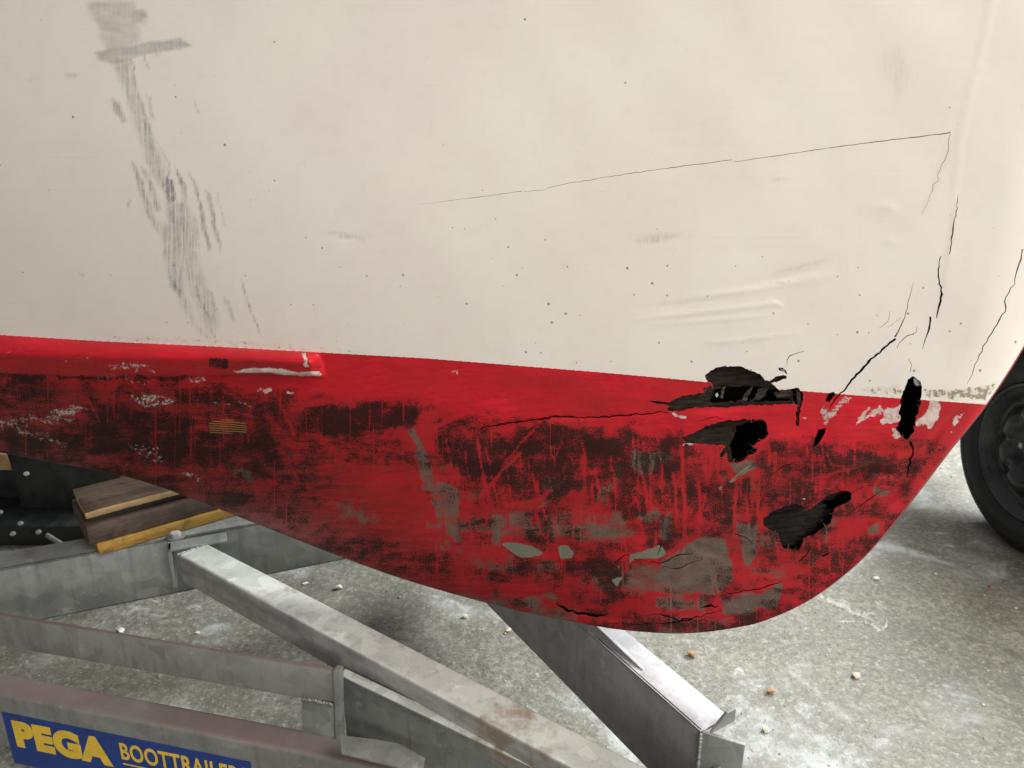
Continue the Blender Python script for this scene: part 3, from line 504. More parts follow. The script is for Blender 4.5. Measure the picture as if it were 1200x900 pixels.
def wear_shade_red(P):
    depth = P[:, 1]-wl(P[:, 0]); q, _ = seg_dist(P, SIL[::4]); P0 = P; P = warp(P0, 6.0, 26, 3); H_ = P0*np.array([.35, 1.6])
    base = .24+.16*sstep(50, 110, depth)+.26*fbm(H_, 26, 8)+.14*sstep(500, 250, P0[:, 0])
    B = np.maximum(base*sstep(30, 60, depth), union(P, [soft_poly(P, a[0], a[1]*1.6, a[2]) for a in BLACK]))
    B = B+.16*fbm(P0, 22, 21)*(B > .25)+.10*fbm(H_, 50, 24); Hr = np.interp(P0[:, 0], [-700, 0, 230, 300, 378], [46, 45, 33, 27, 26]); on = (P0[:, 0] < 376)*sstep(Hr+1, Hr-2, depth); B = B*(1-on)+on*(soft_poly(P0, *BLACK[30])*.9+.05)
    P = warp(P0, 4.0, 16, 5)
    G = union(P, [soft_poly(P, *a) for a in GREY]); G = np.maximum(G, (.32+.26*fbm(H_, 30, 12))*sstep(80, 130, depth)*sstep(430, 540, P[:, 0])*sstep(1040, 900, P[:, 0])); G = G+.12*fbm(P0, 14, 14)*(G > .3); P = warp(P0, 4.5, 12, 6)
    Wt = union(P, [soft_poly(P, *a) for a in WHITE]); Wt = Wt*np.where(P0[:, 0] < 400, 1.12, 1); Wt = np.maximum(Wt, .27*sstep(500, 100, P[:, 0])*sstep(40, 60, depth)*sstep(8, 30, q))
    P = warp(P0, 1.2, 20, 7); rs = np.random.default_rng(3); extra = []
    for k in range(110):
        x0, y0 = rs.uniform(490, 1010), rs.uniform(505, 640); L_ = rs.uniform(12, 60); a_ = rs.choice([.12, .15, .0, .05])+rs.normal(0, .07)
        extra.append(([(x0, y0), (x0+L_*a_*.5+rs.normal(0, 1), y0+L_*.5), (x0+L_*a_, y0+L_)], rs.uniform(.8, 1.15), rs.uniform(.25, .6)))
    S = union(P, [line_mask(P, p_, w_*.55, v_*.75) for p_, w_, v_ in REDSCR]+[line_mask(P, *a) for a in extra]); L = union(P, [soft_poly(P, *a) for a in LIGHT]); Wt = np.maximum(Wt, .80*union(P, [soft_poly(P, *a) for a in SILVER]))
    D = union(P, [soft_poly(P, *a) for a in OLIVE])
    St = soft_poly(P, [(245, 494), (270, 490), (288, 496), (290, 508), (247, 508)], 2, 1)
    Dk = sstep(560, 200, P[:, 0])*sstep(40, 62, depth)*.85+sstep(45, 90, depth)*.38+sstep(110, 20, q)*sstep(900, 500, P[:, 0])*.5  # left side and its turn under carry painted shade, deeper part a dull film
    Dk = np.maximum(Dk, on*sstep(Hr*.42, Hr*.6, depth)*.75)  # lower face of the rail darkened, shade put into the colour
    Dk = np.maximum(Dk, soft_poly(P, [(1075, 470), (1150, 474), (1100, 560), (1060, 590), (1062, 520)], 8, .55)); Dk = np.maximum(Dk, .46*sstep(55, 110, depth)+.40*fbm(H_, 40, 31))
    return np.stack([B, G, Wt, S], 1), np.stack([L, D, St, np.clip(Dk, 0, 1)], 1)
SCUFF = [([(103, 4), (124, 0), (158, 2), (160, 12), (172, 14), (171, 26), (160, 30), (165, 45), (140, 60), (125, 58), (112, 25)], 4, .40), ([(150, 14), (168, 12), (173, 20), (166, 27), (152, 26)], 3, .62), ([(112, 62), (125, 58), (175, 48), (212, 46), (224, 53), (200, 58), (160, 66), (132, 76), (118, 72)], 2, .62), ([(175, 50), (206, 47), (224, 53), (195, 59), (172, 62)], 2, .85),
 ([(130, 66), (148, 68), (165, 120), (182, 170), (198, 215), (190, 222), (176, 200), (160, 150), (142, 100)], 4, .42), ([(148, 70), (152, 68), (176, 150), (196, 220), (190, 222), (170, 160)], 2, .55), ([(131, 115), (142, 122), (150, 144), (142, 145), (135, 130)], 2, .6), ([(170, 110), (175, 112), (183, 142), (178, 138)], 2, .5), ([(154, 190), (160, 196), (180, 245), (184, 272), (178, 262), (160, 215)], 2, .62), ([(165, 195), (172, 200), (190, 245), (184, 247)], 2, .5),
 ([(195, 205), (203, 212), (207, 234), (200, 240), (194, 232), (193, 218)], 1.5, .98), ([(207, 198), (212, 206), (220, 230), (218, 236), (213, 226)], 1.5, .80), ([(221, 200), (226, 212), (233, 226), (232, 234), (228, 226)], 1.5, .8), ([(229, 226), (235, 238), (248, 290), (245, 294), (236, 268)], 1.5, .6), ([(240, 222), (246, 228), (256, 280), (258, 294), (252, 280)], 1.5, .6), ([(254, 223), (258, 240), (266, 268), (262, 262)], 1.2, .5),
 ([(196, 238), (218, 236), (232, 262), (232, 290), (210, 300), (196, 270)], 5, .50), ([(186, 262), (205, 262), (216, 300), (215, 340), (230, 380), (245, 395), (235, 392), (215, 360), (196, 320)], 5, .42), ([(205, 280), (225, 278), (240, 330), (255, 370), (250, 396), (235, 370), (220, 330)], 6, .36), ([(198, 322), (203, 325), (212, 344), (209, 348), (201, 336)], 1.5, .8), ([(226, 330), (233, 340), (245, 370), (242, 372), (232, 352)], 1.5, .7), ([(243, 340), (248, 342), (256, 366), (251, 362)], 1.5, .6), ([(245, 380), (250, 385), (253, 396), (249, 396)], 1.2, .7), ([(262, 348), (268, 352), (276, 378), (270, 372)], 2, .5), ([(190, 290), (194, 292), (204, 318), (200, 312)], 1.5, .55), ([(194, 298), (200, 300), (216, 320), (210, 322)], 2, .4),
 ([(34, 91), (44, 89), (46, 92), (36, 94)], 1.5, .4), ([(76, 88), (92, 87), (88, 92), (78, 91)], 1.5, .4), ([(1036, 60), (1052, 55), (1066, 75), (1060, 110), (1050, 118), (1044, 92), (1036, 92)], 6, .14), ([(386, 272), (405, 276), (438, 278), (430, 282), (395, 279)], 2, .30), ([(738, 282), (760, 276), (798, 273), (790, 280), (750, 288)], 3, .28)]
SCL = [([(154, 68), (160, 83)], 1.3, .7), ([(169, 64), (175, 80)], 1.3, .7), ([(184, 62), (186, 67)], 1, .7), ([(281, 328), (290, 355), (300, 378), (305, 393)], 1.1, .65), ([(228, 118), (231, 132)], .9, .5), ([(152, 234), (151, 241), (149, 243)], 1.3, .8), ([(95, 322), (98, 326)], 1.5, .74), ([(195, 196), (199, 206)], 1, .6), ([(167, 122), (176, 150), (190, 178), (200, 200)], 1.2, .4), ([(740, 283), (800, 276)], 1, .3), ([(888, 335), (945, 326)], .8, .3), ([(910, 320), (975, 302)], 1.4, .25), ([(820, 404), (885, 398), (935, 391)], 1.3, .22), ([(900, 212), (925, 210)], 1, .25), ([(993, 300), (993, 320)], .8, .2), ([(440, 279), (380, 273)], 1, .2)]
DIRT = [([(1000, 452), (1050, 448), (1062, 458), (1058, 468), (1010, 463)], 6, .56), ([(1080, 455), (1130, 454), (1165, 448), (1172, 446), (1158, 470), (1120, 470), (1082, 466)], 5, .68), ([(940, 440), (965, 436), (968, 448), (945, 450)], 5, .38), ([(130, 392), (250, 396), (350, 402), (480, 414), (480, 418), (250, 405), (130, 400)], 3, .50), ([(905, 447), (1160, 462), (1160, 474), (905, 456)], 5, .40), ([(780, 432), (800, 430), (830, 436), (826, 443), (785, 441)], 4, .3), ([(440, 330), (530, 335), (520, 380), (450, 385)], 20, .13), ([(1060, 436), (1075, 436), (1085, 455), (1082, 470)], 3, .3)]
def wear_white(P):
    depth = wl(P[:, 0])-P[:, 1]; P = warp(P, 1.6, 12, 2)
    Sc = union(P, [soft_poly(P, a[0], a[1], a[2]*(.35 if i_ < 4 else 1)) for i_, a in enumerate(SCUFF)]+[line_mask(P, *a) for a in SCL])
    Sp = .25+.75*sstep(260, 40, depth)*sstep(200, 900, P[:, 0]+200)
    D = union(P, [soft_poly(P, *a) for a in DIRT]); D = np.maximum(D, .30*np.exp(-(depth/5)**2)); D = np.maximum(D, .16*sstep(90, 0, depth)*sstep(600, 800, P[:, 0]))
    Ft = line_mask(P, [(1114, 160), (1108, 184), (1096, 214), (1082, 250)], 4, .14)+line_mask(P, [(1122, 232), (1117, 265), (1110, 300), (1098, 372)], 3.0, .20)
    Ft = np.maximum(Ft, union(P, [soft_poly(P, a[0], a[1]*1.2, a[2]*.95) for a in SCUFF[:4]])*np.clip(1+.5*fbm(P*np.array([.4, 1.8]), 10, 50), .3, 1.3))
    return np.stack([Sc, Sp, D, np.clip(Ft, 0, 1)], 1)

boat = thing('sailboat', 'old boat bow with off-white topsides and scraped red bottom full of jagged holes', 'boat', (-.2, 1.45, .36))
def lay(name, V2, F, mats, back=0.0, wear=None, extra=True, solid=None, parent=boat):
    V = hull_P(V2, extra, back); mi = None; sm = None
    if solid:
        F = np.asarray(F); n0 = len(V); e = np.vstack([F[:, [0, 1]], F[:, [1, 2]], F[:, [2, 0]]]); key = np.minimum(e[:, 0], e[:, 1])*n0+np.maximum(e[:, 0], e[:, 1])
        uq, inv, cnt = np.unique(key, return_inverse=True, return_counts=True); be = e[cnt[inv] == 1]
        Vi = hull_P(V2, extra, back+solid); bi = np.unique(be); rmp = -np.ones(n0, int); rmp[bi] = np.arange(len(bi)); nb = len(bi)
        wall = np.stack([rmp[be[:, 1]]+2*n0, rmp[be[:, 0]]+2*n0, rmp[be[:, 0]]+2*n0+nb, rmp[be[:, 1]]+2*n0+nb], 1)
        mi = np.r_[np.zeros(len(F), int), np.ones(len(F), int), np.full(len(wall), 2)]
        V = np.vstack([V, Vi, V[bi], Vi[bi]]); F = [tuple(f) for f in F]+[tuple(f) for f in (F[:, ::-1]+n0)]+[tuple(f) for f in wall]
        V2 = np.vstack([V2, V2, V2[bi], V2[bi]])
        if wear is not None: wear = [(nm, np.vstack([a, a, a[bi], a[bi]])) for nm, a in wear]
    o = mesh_obj(name, V, F, mats, parent, True, mi); me = o.data
    uvl = me.uv_layers.new(name='UVMap'); li = np.empty(len(me.loops), int); me.loops.foreach_get('vertex_index', li)
    uvl.data.foreach_set('uv', (V2[li]/100.0*np.array([1, -1])).ravel())
    if wear is not None:
        for nm, arr in wear:
            a = me.color_attributes.new(nm, 'FLOAT_COLOR', 'POINT'); a.data.foreach_set('color', arr.astype(np.float32).ravel())
    return o
Vr, Fr = region_mesh('red'); Vw, Fw = region_mesh('white')
wa, wb = wear_shade_red(Vr)
cen = Vr[Fr].mean(1); Hh = np.interp(cen[:, 0], [-700, 0, 230, 300, 378], [46, 45, 33, 27, 26])
is_rail = (cen[:, 1]-wl(cen[:, 0]) < Hh+5) & (cen[:, 0] < 380)
def sub(V, F, mask):
    F = F[mask]; u = np.unique(F); r = -np.ones(len(V), int); r[u] = np.arange(len(u)); return V[u], r[F], u
for nm, mk in (('bottom', ~is_rail), ('spray_rail', is_rail)):
    V_, F_, u_ = sub(Vr, Fr, mk)
    lay(nm, V_, F_, [M_RED, M_INSIDE, M_EDGE], wear=[('wear_a', wa[u_]), ('wear_shade_b', wb[u_])], solid=.0045)
lay('topsides', Vw, Fw, [M_WHITE, M_INSIDE, M_EDGEW], wear=[('wear_a', wear_white(Vw))], solid=.0045)

# second layer of torn mat seen inside the holes, with holes of its own
def patch(name, outer, inner, back, mat, step=3.0, warp=.004, seed=0):
    outer = np.asarray(outer, float); gx, gy = np.meshgrid(np.arange(outer[:, 0].min(), outer[:, 0].max(), step), np.arange(outer[:, 1].min(), outer[:, 1].max(), step))
    G = np.stack([gx.ravel(), gy.ravel()], 1)+rng.uniform(-.3, .3, (gx.size, 2)); G = G[inside(G, outer)]
    inn = [rough_poly(i, .9, 3, seed+k) for k, i in enumerate(inner)]; G = G[~inside_any(G, inn)]
    vs = [tuple(p) for p in G]; es = []
    for L in [rough_poly(outer, .5, 3, seed)]+inn:
        i0 = len(vs); vs += [tuple(p) for p in L]; es += [(i0+i, i0+(i+1) % len(L)) for i in range(len(L))]
    r = delaunay_2d_cdt([Vector(v) for v in vs], es, [], 0, 1e-4, False); V = np.array([tuple(v) for v in r[0]]); F = np.array(r[2]); c = V[F].mean(1)
    F = F[inside(c, rough_poly(outer, .5, 3, seed)) & ~inside_any(c, inn)]
    e1 = V[F[:, 1]]-V[F[:, 0]]; e2 = V[F[:, 2]]-V[F[:, 0]]; cr = e1[:, 0]*e2[:, 1]-e1[:, 1]*e2[:, 0]; F[cr > 0] = F[cr > 0][:, ::-1]
    u = np.unique(F); rm = -np.ones(len(V), int); rm[u] = np.arange(len(u)); V = V[u]; F = rm[F]
    t = hull_t(V, False)+back+warp*(np.sin(V[:, 0]*.16+V[:, 1]*.7+seed)*.25+np.sin(V[:, 1]*1.05+V[:, 0]*.11)*.35+np.sin(V[:, 0]*.05+seed)*.5)
    o = mesh_obj(name, CAM+rays(V)*t[:, None], F, [mat, mat, mat], boat, True)
    uvl = o.data.uv_layers.new(name='UVMap'); li = np.empty(len(o.data.loops), int); o.data.loops.foreach_get('vertex_index', li); uvl.data.foreach_set('uv', (V[li]/100.0).ravel())
    s = o.modifiers.new('thickness', 'SOLIDIFY'); s.thickness = .002; s.offset = -1
    return o
patch('inner_laminate', [(752, 462), (800, 455), (816, 425), (880, 420), (905, 436), (928, 434), (950, 452), (950, 480), (900, 486), (780, 492), (752, 480)],
      [[(830, 469), (836, 457), (850, 452), (884, 452), (905, 456), (940, 456), (941, 468), (925, 471), (868, 470), (842, 471)]], .009, M_FIBRE, 2.5, .006, 3)
patch('inner_laminate', [(790, 505), (840, 485), (905, 482), (910, 510), (890, 545), (850, 550), (838, 530), (795, 526)],
      [[(864, 498), (896, 493), (898, 508), (884, 520), (876, 534), (858, 540), (855, 524)]], .010, M_FIBRE, 2.5, .006, 9)
patch('inner_laminate', [(884, 600), (930, 582), (950, 588), (990, 568), (1005, 575), (985, 600), (980, 620), (948, 650), (908, 652), (885, 622)],
      [[(965, 588), (990, 578), (985, 590), (970, 596)]], .022, M_INSIDE, 3, .008, 14)
# broken strips standing in the long hole
for k, (pts, bk) in enumerate((([(868, 470), (873, 460), (881, 452), (884, 453), (877, 464), (874, 470)], .012), ([(882, 470), (888, 456), (903, 452), (897, 462), (890, 470)], .010), ([(843, 467), (846, 453), (850, 452), (848, 467)], .006), ([(907, 461), (925, 458), (934, 462), (928, 468), (910, 467)], .012), ([(933, 458), (939, 460), (938, 482), (936, 498), (934, 492), (934, 474)], .002))):
    patch('splinter', pts, [], bk, mat_laminate('splintered mat strip', (.02, .015, .011), (.10, .08, .065)) if k == 0 else bpy.data.materials['splintered mat strip'], 2.0, .003, 20+k)
M_PALE = mat_laminate('pale broken gelcoat flake', (.45, .42, .38), (.62, .6, .55))
patch('gelcoat_flake', [(1071, 442), (1078, 445), (1081, 452), (1074, 453), (1071, 450)], [], .004, M_PALE, 2, .001, 31)
patch('gelcoat_flake', [(913, 432), (918, 432), (922, 437), (918, 437)], [], .003, M_PALE, 2, .001, 33)
patch('gelcoat_flake', [(838, 462), (841, 461), (842, 465), (839, 465)], [], .008, M_PALE, 1, .001, 35)

rf = random.Random(4); fv_ = []; ff_ = []
for hole, nst in ((H1, 26), (H2, 14), (H3, 8), (H4, 8)):
    Hp = np.array(hole, float); cx, cy_ = Hp.mean(0)
    for k in range(nst):
        i = rf.randrange(len(Hp)); a = Hp[i]+(Hp[(i+1) % len(Hp)]-Hp[i])*rf.random(); dr = np.array([cx, cy_])-a; dr = dr/np.hypot(*dr); ang = rf.uniform(-.9, .9); dr = np.array([dr[0]*math.cos(ang)-dr[1]*math.sin(ang), dr[0]*math.sin(ang)+dr[1]*math.cos(ang)])
        Ls = rf.uniform(2, 6); bend = rf.uniform(-1.5, 1.5); pts = [a+dr*Ls*q_-np.array([dr[1], -dr[0]])*bend*q_*q_ for q_ in (-.25, .3, .65, 1)]
        c3 = hull_P(np.array(pts), False); dep = rf.uniform(-.001, .006); c3 = c3+np.array([0, 1, 0])*np.array([.002, dep*.3, dep, dep*1.4])[:, None]
        for q_ in range(3):
            w_ = .00042*(1-.28*q_); i0 = len(fv_); w2 = .00042*(1-.28*(q_+1))
            for P_, ww in ((c3[q_], w_), (c3[q_+1], w2)):
                for oo in ((1, 0), (-.5, .87), (-.5, -.87)): fv_.append(P_+np.array([oo[0]*ww, 0, oo[1]*ww]))
            ff_ += [(i0, i0+1, i0+4, i0+3), (i0+1, i0+2, i0+5, i0+4), (i0+2, i0, i0+3, i0+5)]
fb_ = mesh_obj('glass_fibres', fv_, ff_, [mat_plain('loose glass fibre', (.16, .12, .085), .7)], boat); fb_['kind'] = 'stuff'
# far side, stem strip and deck close the hull
def mirror(V): d = (V-CP)@CN; return V-2*d[:, None]*CN
xs = np.arange(LEFT, 1540, 20); rowsN = 26; fv = []; ok = []
colsP = []
for x in xs:
    k = SIL[:, 0]; yb = np.interp(x, k, SIL[:, 1]); yy = TOP+(yb-TOP)*(1-(1-np.linspace(0, 1, rowsN))**1.6); colsP.append(np.stack([np.full(rowsN, x), yy], 1))
colsP = np.vstack(colsP); FV = mirror(hull_P(colsP, False)); FF = []
for i in range(len(xs)-1):
    for j in range(rowsN-1): a = i*rowsN+j; FF.append((a, a+1, a+rowsN+1, a+rowsN))
far = lay('far_side', colsP, np.array([(0, 1, 2)]), [M_INSIDE])
bpy.data.objects.remove(far)
mesh_obj('far_side', FV, FF, [M_INSIDE], boat, True)
rim = hull_P(SIL[:, :2]); rm = mirror(rim); mid = (rim+rm)/2; dwn = rays(SIL[:, :2]); T = np.gradient(rim, axis=0); out = np.cross(T, CN); out /= np.linalg.norm(out, axis=1)[:, None]
if out[len(out)//4][2] > 0: out = -out
mid = mid+out*.006; n = len(rim); SV = np.vstack([rim, mid, rm]); SF = []
for i in range(n-1): SF += [(i, i+1, n+i+1, n+i), (n+i, n+i+1, 2*n+i+1, 2*n+i)]
mesh_obj('keel_band', SV, SF, [mat_plain('dark red keel paint', (.20, .012, .012), .5)], boat, True)
tx = np.linspace(LEFT, SIL[-1, 0], 40); tp = hull_P(np.stack([tx, np.full(40, TOP)], 1), False); tm = mirror(tp)
mesh_obj('deck', np.vstack([tp, tm]), [(i, i+1, 41+i, 40+i) for i in range(39)], [mat_plain('cream deck', (.6, .58, .52), .5)], boat)
ly = np.linspace(TOP, SIL[0, 1], 24); lp = hull_P(np.stack([np.full(24, LEFT), ly], 1), False); lm = mirror(lp)
mesh_obj('end_panel', np.vstack([lp, lm]), [(i, i+1, 25+i, 24+i) for i in range(23)], [M_PALE], boat)

# ------------------------------------------------------------------ floor
fl = mesh_obj('floor', [(-15, -8, 0), (15, -8, 0), (15, 20, 0), (-15, 20, 0)], [(0, 1, 2, 3)], [M_FLOOR]); fl['kind'] = 'structure'

# ------------------------------------------------------------------ trailer frame
trailer = thing('boat_trailer', 'galvanised steel boat trailer frame with blue and yellow sticker under the boat', 'trailer', (-.3, 1.1, .0))
zt = .30
# cross member: a deep channel with a folded top lip
c0, c1 = at_z(0, 667, zt), at_z(300, 614, zt); cd = (c1-c0).normalized(); cw = Vector((-cd.y, cd.x, 0))
cA, cB = c0-cd*.5, c1+cd*.55
bm = beam(cA, cB, .006, .125, bev=.002)
merge(bm, beam(cA+Vector((0, 0, .0)), cB, .07, .006, bev=.002)); merge(bm, beam(cA+Vector((0, 0, -.119)), cB-Vector((0, 0, .119)), .07, .006, bev=.002))
from_bm('cross_member', bm, M_GALV, trailer, True)
# folded collar where the diagonal tube meets the channel
k0 = at_z(196, 641, zt+.004); bm = beam(k0-cw*.014, k0-cw*.014+cd*.008, .030, .085, bev=.002); merge(bm, beam(k0-cw*.014, k0-cw*.014+cd*.11, .035, .006, bev=.002))
from_bm('tube_collar', bm, M_GALV, trailer, True)
# diagonal square tube
e0, e1 = at_z(209, 650, zt), at_z(668, 899, zt-.0); dd = (e1-e0).normalized()
g0 = at_z(250, 636, zt); wv = (g0-e0); wv.z = 0; nn = Vector((-dd.y, dd.x, 0)); nn = nn if nn.y > 0 else -nn
wid = .058
tube = beam(e0, e1+dd*.7, wid, .062, bev=.006, seg=4)
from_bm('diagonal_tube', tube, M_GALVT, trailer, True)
# deep beam on the right, running under the keel
z2 = .285
r0, r1 = at_z(679, 731, z2), at_z(821, 857, z2); rd = (r1-r0).normalized(); rn = Vector((-rd.y, rd.x, 0)); rn = rn if rn.x > 0 else -rn
ra = r0-rd*.55
bm = prism([ra, ra+rn*.055, ra+rn*.055-Vector((0, 0, .005)), ra-Vector((0, 0, .005))], r1-ra, .0015)
merge(bm, prism([ra, ra+rn*.006, ra+rn*.006-Vector((0, 0, .15)), ra-Vector((0, 0, .15))], r1-ra, .002))
merge(bm, prism([ra-Vector((0, 0, .145)), ra+rn*.055-Vector((0, 0, .145)), ra+rn*.055-Vector((0, 0, .15)), ra-Vector((0, 0, .15))], r1-ra, .0015))
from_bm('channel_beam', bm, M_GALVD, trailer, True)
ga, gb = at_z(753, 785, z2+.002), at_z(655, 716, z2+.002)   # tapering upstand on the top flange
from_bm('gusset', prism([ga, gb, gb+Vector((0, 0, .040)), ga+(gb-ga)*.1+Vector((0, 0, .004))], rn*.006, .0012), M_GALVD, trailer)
# end plate and its tab
q0 = r1+rd*.002; qd = (at_z(880, 876, z2)-q0); qd.z = 0; qd.normalize()
pn = Vector((-qd.y, qd.x, 0))
bm = prism([q0, q0+qd*.058, q0+qd*.058-Vector((0, 0, .13)), q0-Vector((0, 0, .13))], pn*.006, .0012)
from_bm('end_plate', bm, M_GALV, trailer, True)
tq = q0+rd*.004+rn*.010; from_bm('end_tab', prism([tq, tq+rn*.045, tq+rn*.045+Vector((0, 0, .022)), tq+Vector((0, 0, .0))+rn*.028+Vector((0, 0, .022))], rd*.005, .001), M_GALV, trailer)
from_bm('bolt', cyl(q0+qd*.028-pn*.007-Vector((0, 0, .055)), q0+qd*.028-Vector((0, 0, .055)), .009, 6, .001), M_GALV, trailer)
bm = bmesh.new()
for k in range(40):
    c = q0-pn*.001+rd*-.001-Vector((0, 0, .004+k*.003)); bmesh.ops.create_icosphere(bm, subdivisions=2, radius=random.uniform(.0022, .0038), matrix=Matrix.Translation(c))
for k in range(20):
    c = e0+Vector((0, 0, .0))+(g0-e0)*(k/19)-dd*.001; bmesh.ops.create_icosphere(bm, subdivisions=2, radius=random.uniform(.002, .0035), matrix=Matrix.Translation(c))
from_bm('weld_bead', bm, M_GALV, trailer, True)['kind'] = 'stuff'
# lower rail with the sticker
zr = .17
f0, f1 = at_z(0, 813, zr), at_z(352, 882, zr); fd = (f1-f0).normalized(); fn = Vector((-fd.y, fd.x, 0))
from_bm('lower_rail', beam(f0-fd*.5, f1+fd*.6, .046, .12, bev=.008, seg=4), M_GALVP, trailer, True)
# flat bar above it, post and inner plate
b0 = f0+fn*.040; b1 = f1+fn*.040; b0.z = b1.z = .302
def on_bar(px, py, off=0): return at_plane(px, py, b0+fn*off, fn)
t0, t1 = on_bar(0, 722), on_bar(396, 788)
fb = prism([t0-fd*.5, t1, on_bar(396, 823), on_bar(352, 818), on_bar(0, 758)-fd*.5], fn*.008, .0015)
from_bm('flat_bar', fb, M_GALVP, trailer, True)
from_bm('post', prism([on_bar(353, 819.5), on_bar(391, 824.5), on_bar(393, 876), on_bar(355, 872)], fn*.008, .0012), M_GALV, trailer, True)
from_bm('corner_strip', prism([on_bar(390, 786, -.003), on_bar(398, 787, -.003), on_bar(400, 878, -.003), on_bar(393, 876, -.003)], fn*.014, .0015), M_GALV, trailer, True)
# weld beads
bm = bmesh.new()
for k in range(26):
    c = on_bar(355+k*1.35, 819+k*.25+random.uniform(-.7, .7), -.001); bmesh.ops.create_icosphere(bm, subdivisions=2, radius=random.uniform(.0016, .0032), matrix=Matrix.Translation(c))
from_bm('weld_bead', bm, M_GALV, trailer, True)['kind'] = 'stuff'
# plate under the diagonal tube with a light top flange
s0, s1 = at_z(400, 790, .262), at_z(640, 905, .262); sd = (s1-s0).normalized(); sn = Vector((-sd.y, sd.x, 0)); sn = sn if sn.y > 0 else -sn
from_bm('side_plate', prism([s0, s1+sd*.3, s1+sd*.3-Vector((0, 0, .13)), s0-Vector((0, 0, .13))], sn*.006, .001), M_GALV, trailer, True)
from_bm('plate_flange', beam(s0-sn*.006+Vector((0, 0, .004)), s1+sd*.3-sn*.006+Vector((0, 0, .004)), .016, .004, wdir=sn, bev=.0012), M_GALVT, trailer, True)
# bent bracket lying against the lower rail
zk = .215
bk = [at_z(*p, zk) for p in ((398, 861), (440, 866), (467, 871), (498, 888), (496, 899), (470, 899), (440, 892), (400, 882))]
from_bm('bracket', prism(bk, Vector((0, 0, -.004)), .0012), M_GALV, trailer, True)
# bolt with washer on the cross member
bp = at_z(206, 629, zt+.002); from_bm('bolt', cyl(bp, bp+Vector((0, 0, .010)), .011, 6, .0012), M_GALVD, trailer, True)
from_bm('washer', cyl(bp-Vector((0, 0, .001)), bp+Vector((0, 0, .0025)), .017, 28), M_GALV, trailer, True)

# sticker
M_BLUE = mat_plain('sticker blue', (.006, .032, .17), .35, 0, .15, 60, .05); M_YEL = mat_plain('sticker yellow', (.62, .42, .035), .4, 0, .08, 60, .05)
fp = f0-fn*.0006
TL, TR, BL = [at_plane(*p, fp, fn) for p in ((2, 834), (293, 888), (12, 879))]
L = (TR-TL).length; Hs = (TL-BL).z*1.32
def onst(u, v, off=0): return Vector((TL.x, TL.y, TL.z))+fd*u-Vector((0, 0, v))-fn*off
st = from_bm('sticker', prism([onst(0, 0), onst(L, 0), onst(L, Hs), onst(0, Hs)], -fn*.0006, 0), M_BLUE, trailer)
def letters(txt, x0, x1, ytop, hgt, bold):
    cu = bpy.data.curves.new('t', 'FONT'); cu.body = txt; cu.size = 1; cu.offset = bold; cu.extrude = .01; cu.space_character = 1.06+bold*.8
    to = bpy.data.objects.new('t', cu); COL.objects.link(to); bpy.context.view_layer.update()
    me = bpy.data.meshes.new_from_object(to.evaluated_get(bpy.context.evaluated_depsgraph_get())); bpy.data.objects.remove(to)
    n = len(me.vertices); co = np.empty(n*3); me.vertices.foreach_get('co', co); co = co.reshape(-1, 3); mn, mx = co.min(0), co.max(0)
    u = x0+(co[:, 0]-mn[0])/(mx[0]-mn[0])*(x1-x0); v = ytop+hgt-(co[:, 1]-mn[1])/(mx[1]-mn[1])*hgt
    o3 = np.array([tuple(onst(a, b, .0008+.0003*(c > 0))) for a, b, c in zip(u, v, co[:, 2])]); me.vertices.foreach_set('co', o3.ravel()); me.update()
    me.materials.append(M_YEL); o = bpy.data.objects.new('lettering', me); COL.objects.link(o); o.parent = st
    o.matrix_parent_inverse = Matrix.Translation(-Vector(trailer.location)) if False else Matrix.Identity(4)
    o.matrix_parent_inverse = (Matrix.Translation(Vector(trailer.location)) @ st.matrix_parent_inverse).inverted()
    return o
hS = (TL-BL).z
letters('PEGA', L*.035, L*.445, hS*.15, hS*.70, .068)
letters('BOOTTRAILERS', L*.487, L*.985, hS*.17, hS*.42, .022)
letters('www.', L*.487, L*.66, hS*.86, hS*.20, .012)
ln = from_bm('ruled_line', prism([onst(L*.487, hS*.69, .0006), onst(L*.985, hS*.69, .0006), onst(L*.985, hS*.72, .0006), onst(L*.487, hS*.72, .0006)], -fn*.0003, 0), M_YEL, st)
ln.matrix_parent_inverse = (Matrix.Translation(Vector(trailer.location)) @ st.matrix_parent_inverse).inverted()

# ------------------------------------------------------------------ wood blocks under the hull
M_W1 = mat_wood('old brown timber', (.045, .028, .020), (.095, .060, .042), (3, 30, 30), -.67); M_W2 = mat_wood('yellow plywood', (.28, .18, .08), (.40, .27, .12), (3, 30, 60), -.67); M_W3 = mat_wood('amber painted board', (.26, .145, .02), (.36, .21, .035), (3, 20, 40), -.67)
wz = zt+.001
k0 = at_z(107, 652, wz); kr = (at_z(227, 617, wz)-k0).normalized(); kl = Vector((-kr.y, kr.x, 0))
def block(name, o, lr, ll, h, mat, label, cat='wood block', group=None, bev=.003):
    bm = prism([o, o+kr*lr, o+kr*lr+kl*ll, o+kl*ll], Vector((0, 0, h)), bev, 2); bmesh.ops.subdivide_edges(bm, edges=[e for e in bm.edges if e.calc_length() > .03], cuts=9, use_grid_fill=True)
    from mathutils import noise as mn
    for v in bm.verts:
        d_ = mn.noise_vector(v.co*38)*.0011+mn.noise_vector(v.co*120)*.0006; zz_ = (v.co.z-o.z)/h; d_.z *= .3 if zz_ < .1 else 1
        e_ = min(abs((v.co-o).dot(kr)), abs((v.co-o).dot(kr)-lr)) < .006; v.co += d_*(2.0 if e_ else 1)
        if zz_ < .1: v.co.z = max(v.co.z, o.z)
    return tag(from_bm(name, bm, mat, None, True), label, cat)
